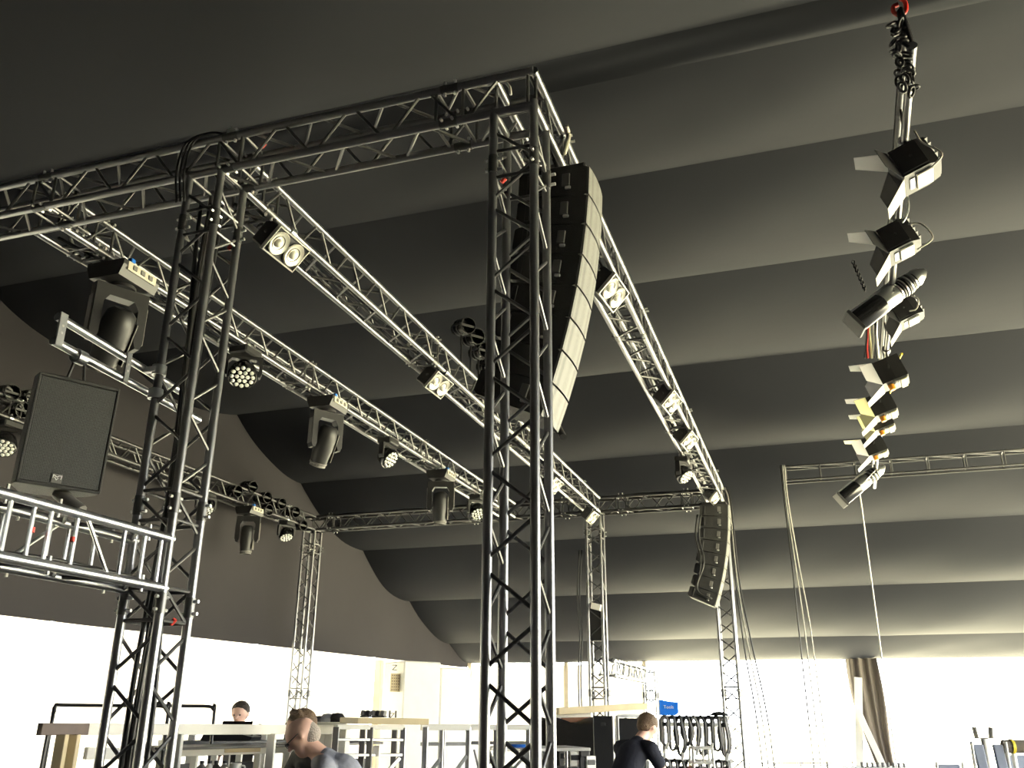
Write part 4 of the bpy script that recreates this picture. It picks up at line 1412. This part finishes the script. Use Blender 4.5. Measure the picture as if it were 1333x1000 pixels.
# ------------------------------------------------------------------ people
def blob(bm, p, q, r0, r1, n=12, k=8, flat=None):
    """tapered capsule from p to q; flat=(axis vector, factor) squashes it"""
    p, q = Vector(p), Vector(q)
    d = q-p
    L = d.length
    if L < 1e-5:
        d = Vector((0, 0, 1))
    else:
        d = d/L
    u = d.orthogonal().normalized()
    v = d.cross(u)
    rings = []
    prof = [(r0*math.cos(a), -r0*math.sin(a)) for a in [PI/2*(1-i/4) for i in range(5)]]
    prof += [(r0+(r1-r0)*i/k, L*i/k) for i in range(1, k)]
    prof += [(r1*math.cos(a), L+r1*math.sin(a)) for a in [PI/2*i/4 for i in range(5)]]
    for (r, z) in prof:
        r = max(r, 1e-4)
        rings.append([p+d*z+(u*math.cos(2*PI*j/n)+v*math.sin(2*PI*j/n))*r for j in range(n)])
    if flat:
        ax, fct = Vector(flat[0]).normalized(), flat[1]
        mid = (p+q)/2
        for ring in rings:
            for i_, c in enumerate(ring):
                dd = (c-mid).dot(ax)
                base = (p+d*((c-p).dot(d))-mid).dot(ax)
                ring[i_] = c+ax*(base+(dd-base)*fct-dd)
    vr = [[bm.verts.new(c) for c in ring] for ring in rings]
    for a, b in zip(vr, vr[1:]):
        for j in range(n):
            bm.faces.new((a[j], a[(j+1) % n], b[(j+1) % n], b[j]))
    bm.faces.new(vr[0][::-1])
    bm.faces.new(vr[-1])


def remeshed(name, build, m, vox=.012, smooth=4):
    bm = bmesh.new()
    build(bm)
    bmesh.ops.recalc_face_normals(bm, faces=bm.faces)
    me = bpy.data.meshes.new(name)
    bm.to_mesh(me)
    bm.free()
    ob_ = bpy.data.objects.new('tmp', me)
    C.objects.link(ob_)
    r_ = ob_.modifiers.new('r', 'REMESH')
    r_.mode = 'VOXEL'
    r_.voxel_size = vox
    s_ = ob_.modifiers.new('s', 'SMOOTH')
    s_.factor = .5
    s_.iterations = smooth
    dg = bpy.context.evaluated_depsgraph_get()
    out = bpy.data.meshes.new_from_object(ob_.evaluated_get(dg))
    bpy.data.objects.remove(ob_)
    bpy.data.meshes.remove(me)
    out.name = name
    out.materials.clear()
    out.materials.append(m)
    out.polygons.foreach_set('use_smooth', [True]*len(out.polygons))
    return out


def person(label, loc, rz, J, hair, hair_len, shirt, trousers, sleeve=.55, glasses=False, bald=False):
    """J: joints in a frame facing +x, left = +y, z up from the floor"""
    V = {k: Vector(v) for k, v in J.items()}
    t = thing('person', label, 'person', loc, RZ(rz))
    hd = V['face'].normalized()
    side = Vector((0, 1, 0))
    upv = hd.cross(side).normalized()*-1 if hd.cross(side).z < 0 else hd.cross(side).normalized()
    hc = V['head']

    def hand(bm, w, e, s):
        d = (w-e).normalized()
        lat = d.cross(Vector((0, 0, 1)))
        lat = lat.normalized() if lat.length > .1 else Vector((0, 1, 0))
        nrm = d.cross(lat)
        blob(bm, w, w+d*.075, .028, .034, flat=(nrm, .5))
        for k_, ln in enumerate((.062, .075, .07, .055)):
            b0 = w+d*.085+lat*(.03-.02*k_)
            b1 = b0+d*ln*.55-nrm*.008
            b2 = b1+d*ln*.45-nrm*.025
            blob(bm, b0, b1, .0095, .009, 8, 3)
            blob(bm, b1, b2, .009, .0075, 8, 3)
        th0 = w+d*.025+lat*.03*s
        th1 = th0+d*.035+lat*.028*s
        blob(bm, th0, th1, .012, .01, 8, 3)
        blob(bm, th1, th1+d*.028+lat*.004*s, .01, .008, 8, 3)

    def body(bm):
        blob(bm, V['pelvis'], V['chest'], .13, .135, 16, flat=((1, 0, 0), .72))
        blob(bm, V['chest'], V['neck']-Vector((0, 0, .02)), .13, .07, 16, flat=((1, 0, 0), .75))
        blob(bm, V['neck'], hc-upv*.05, .058, .055)
        blob(bm, hc+upv*.025-hd*.012, hc+upv*.03+hd*.012, .092, .09, 16)
        blob(bm, hc-upv*.02+hd*.02, hc-upv*.075+hd*.045, .072, .045, 14)
        blob(bm, hc+hd*.095+upv*.012, hc+hd*.115-upv*.02, .01, .015, 8, 3)
        blob(bm, hc+hd*.088+side*.03+upv*.03, hc+hd*.088-side*.03+upv*.03, .014, .014, 8, 3)
        blob(bm, hc+hd*.082+side*.02-upv*.055, hc+hd*.082-side*.02-upv*.055, .011, .011, 8, 3)
        for s in (1, -1):
            sfx = 'l' if s > 0 else 'r'
            sh, el, wr = V['sh_'+sfx], V['el_'+sfx], V['wr_'+sfx]
            hp, kn, an = V['hip_'+sfx], V['kn_'+sfx], V['an_'+sfx]
            blob(bm, hc+side*s*.088-hd*.01+upv*.018, hc+side*s*.092-hd*.012-upv*.018, .016, .012, 8, 3, flat=(side, .5))
            blob(bm, V['neck']-Vector((0, 0, .03)), sh, .06, .062)
            blob(bm, sh, el, .052, .04)
            blob(bm, el, wr, .041, .028)
            hand(bm, wr, el, s)
            blob(bm, V['pelvis'], hp, .11, .095)
            blob(bm, hp, kn, .088, .058)
            blob(bm, kn, an, .056, .036)
            blob(bm, an, an+Vector((.16, s*.02, -.05)), .038, .034)
    b = link('body', remeshed('body', body, M_SKIN, .0105), t, I4)

    def shirt_f(bm):
        blob(bm, V['pelvis']-Vector((0, 0, .02)), V['chest'], .148, .155, 18, flat=((1, 0, 0), .76))
        blob(bm, V['chest'], V['neck']-(V['neck']-V['chest']).normalized()*.05, .152, .085, 18, flat=((1, 0, 0), .78))
        for s in 'lr':
            sh, el = V['sh_'+s], V['el_'+s]
            blob(bm, V['neck']-Vector((0, 0, .045)), sh, .066, .074)
            blob(bm, sh, sh.lerp(el, sleeve), .07, .066)
    link('shirt', remeshed('shirt', shirt_f, shirt, .014, 5), t, I4)

    def tr_f(bm):
        blob(bm, V['pelvis']-Vector((0, 0, .02)), V['pelvis'].lerp(V['chest'], .25), .142, .14, 16, flat=((1, 0, 0), .78))
        for s in 'lr':
            hp, kn, an = V['hip_'+s], V['kn_'+s], V['an_'+s]
            blob(bm, V['pelvis'], hp, .12, .108)
            blob(bm, hp, kn, .102, .075)
            blob(bm, kn, an+Vector((0, 0, .02)), .074, .062)
    link('trousers', remeshed('trousers', tr_f, trousers, .016, 5), t, I4)
    for s in 'lr':
        an = V['an_'+s]

        def shoe(bm):
            blob(bm, an+Vector((-.03, 0, -.035)), an+Vector((.17, 0, -.045)), .045, .04, 12)
        link('shoe', remeshed('shoe', shoe, M_BLACK, .012), t, I4)

    def hair_f(bm):
        blob(bm, hc+upv*.04-hd*.03, hc+upv*.045-hd*.005, .098, .096, 18)
        blob(bm, hc-upv*.01-hd*.05, hc+upv*.02-hd*.04, .075, .085, 14)
        if hair_len > 0:
            for q in range(7):
                a = -1.2+q*.4
                blob(bm, hc+upv*.09+side*.05*math.sin(a)+hd*(.01-.01*(q % 3)), hc+upv*(.115+.01*(q % 3))+side*.07*math.sin(a)+hd*.02, .028, .018, 8, 3)
    if not bald:
        link('hair', remeshed('hair', hair_f, hair, .011), t, I4)
    else:
        def stub(bm):
            blob(bm, hc-upv*.015-hd*.045, hc+upv*.012-hd*.035, .071, .074, 16)
        link('hair', remeshed('hair', stub, hair, .011), t, I4)
    for s in (1, -1):
        lathe(b, 'eye', M_DARKP, ((0, -.009), (.007, -.006), (.009, 0), (.007, .006), (0, .009)), T(hc+hd*.094+side*s*.032+upv*.012), 8)
    if glasses:
        g_ = link('glasses', sweep_mesh('glasses', [hc+hd*.105+side*.06*c_+upv*(.012) for c_ in (-1, -.5, 0, .5, 1)], .003, 6, M_BLKMET), t, I4)
        for s in (1, -1):
            tube(t, 'glasses_temple', M_BLKMET, hc+hd*.105+side*s*.062+upv*.012, hc-hd*.005+side*s*.096+upv*.02, .003, 6)
            link('glasses_rim', sweep_mesh('rim', [hc+hd*.108+side*(s*.032+.022*math.cos(a))+upv*(.008+.017*math.sin(a)) for a in [2*PI*q/14 for q in range(14)]], .0022, 6, M_BLKMET, True), t, I4)
    return t


def pose(lean=.0, head_fwd=.1, drop=0.0, arms=None, fz=-.3):
    """standing figure, torso leaning forward by lean metres at the neck"""
    pel = Vector((-.25*lean, 0, .95-drop*.2))
    neck = Vector((lean, 0, 1.47-drop))
    chest = pel.lerp(neck, .62)+Vector((-.03*lean, 0, .02))
    J = dict(pelvis=pel, chest=chest, neck=neck, head=neck+Vector((head_fwd, 0, .155-.35*head_fwd)), face=(1, 0, fz))
    for s, k in ((1, 'l'), (-1, 'r')):
        sh = neck+Vector((-.02-.15*lean, s*.185, -.07))
        J['sh_'+k] = sh
        el, wr = (arms or {}).get(k, ((.02, s*.06, -.29), (.16, s*.02, -.48)))
        J['el_'+k] = sh+Vector(el)
        J['wr_'+k] = sh+Vector(wr)
        J['hip_'+k] = pel+Vector((0, s*.09, -.06))
        J['kn_'+k] = Vector((.03, s*.11, .50))
        J['an_'+k] = Vector((-.03, s*.12, .09))
    return J


def put(px, py, D, J, rz):
    h = at(px, py, D=D)
    off = RZ(rz) @ Vector(J['head'])
    return (h.x-off.x, h.y-off.y, 0)


J = pose(.30, .13, .125, {'l': ((.08, .05, -.28), (.28, -.02, -.36)), 'r': ((.10, -.05, -.28), (.3, .02, -.36))}, -.75)
person('bald man in grey shirt with glasses, leaning forward beside the narrow table', put(394, 963, 6.3, J, 196), 196, J, M_HAIRG, 0, M_SHIRTG, M_JEANS, glasses=True, bald=True)
J = pose(.12, .06, .115, {'l': ((.05, .16, -.24), (.26, .1, -.36)), 'r': ((.02, -.2, -.24), (.2, -.06, -.38))}, -.3)
person('person in black shirt with tousled brown hair behind the bald man', put(391, 960, 7.0, J, 238), 238, J, M_HAIRB, 1, M_SHIRTB, M_JEANS)
J = pose(.06, .05, .03, None, -.2)
person('dark haired person behind the white rail at the mixing desk', put(312, 936, 10.6, J, 285), 285, J, M_HAIRD, 0, M_SHIRTB, M_JEANS)
J = pose(.26, .13, .1, {'l': ((.12, .04, -.25), (.3, -.05, -.22)), 'r': ((.1, -.07, -.22), (.3, -.1, -.2))}, -.8)
person('man in navy shirt and jeans bending over the cable rack', put(842, 936, 9.3, J, 62), 62, J, M_HAIRB, 0, M_NAVY, M_JEANS)
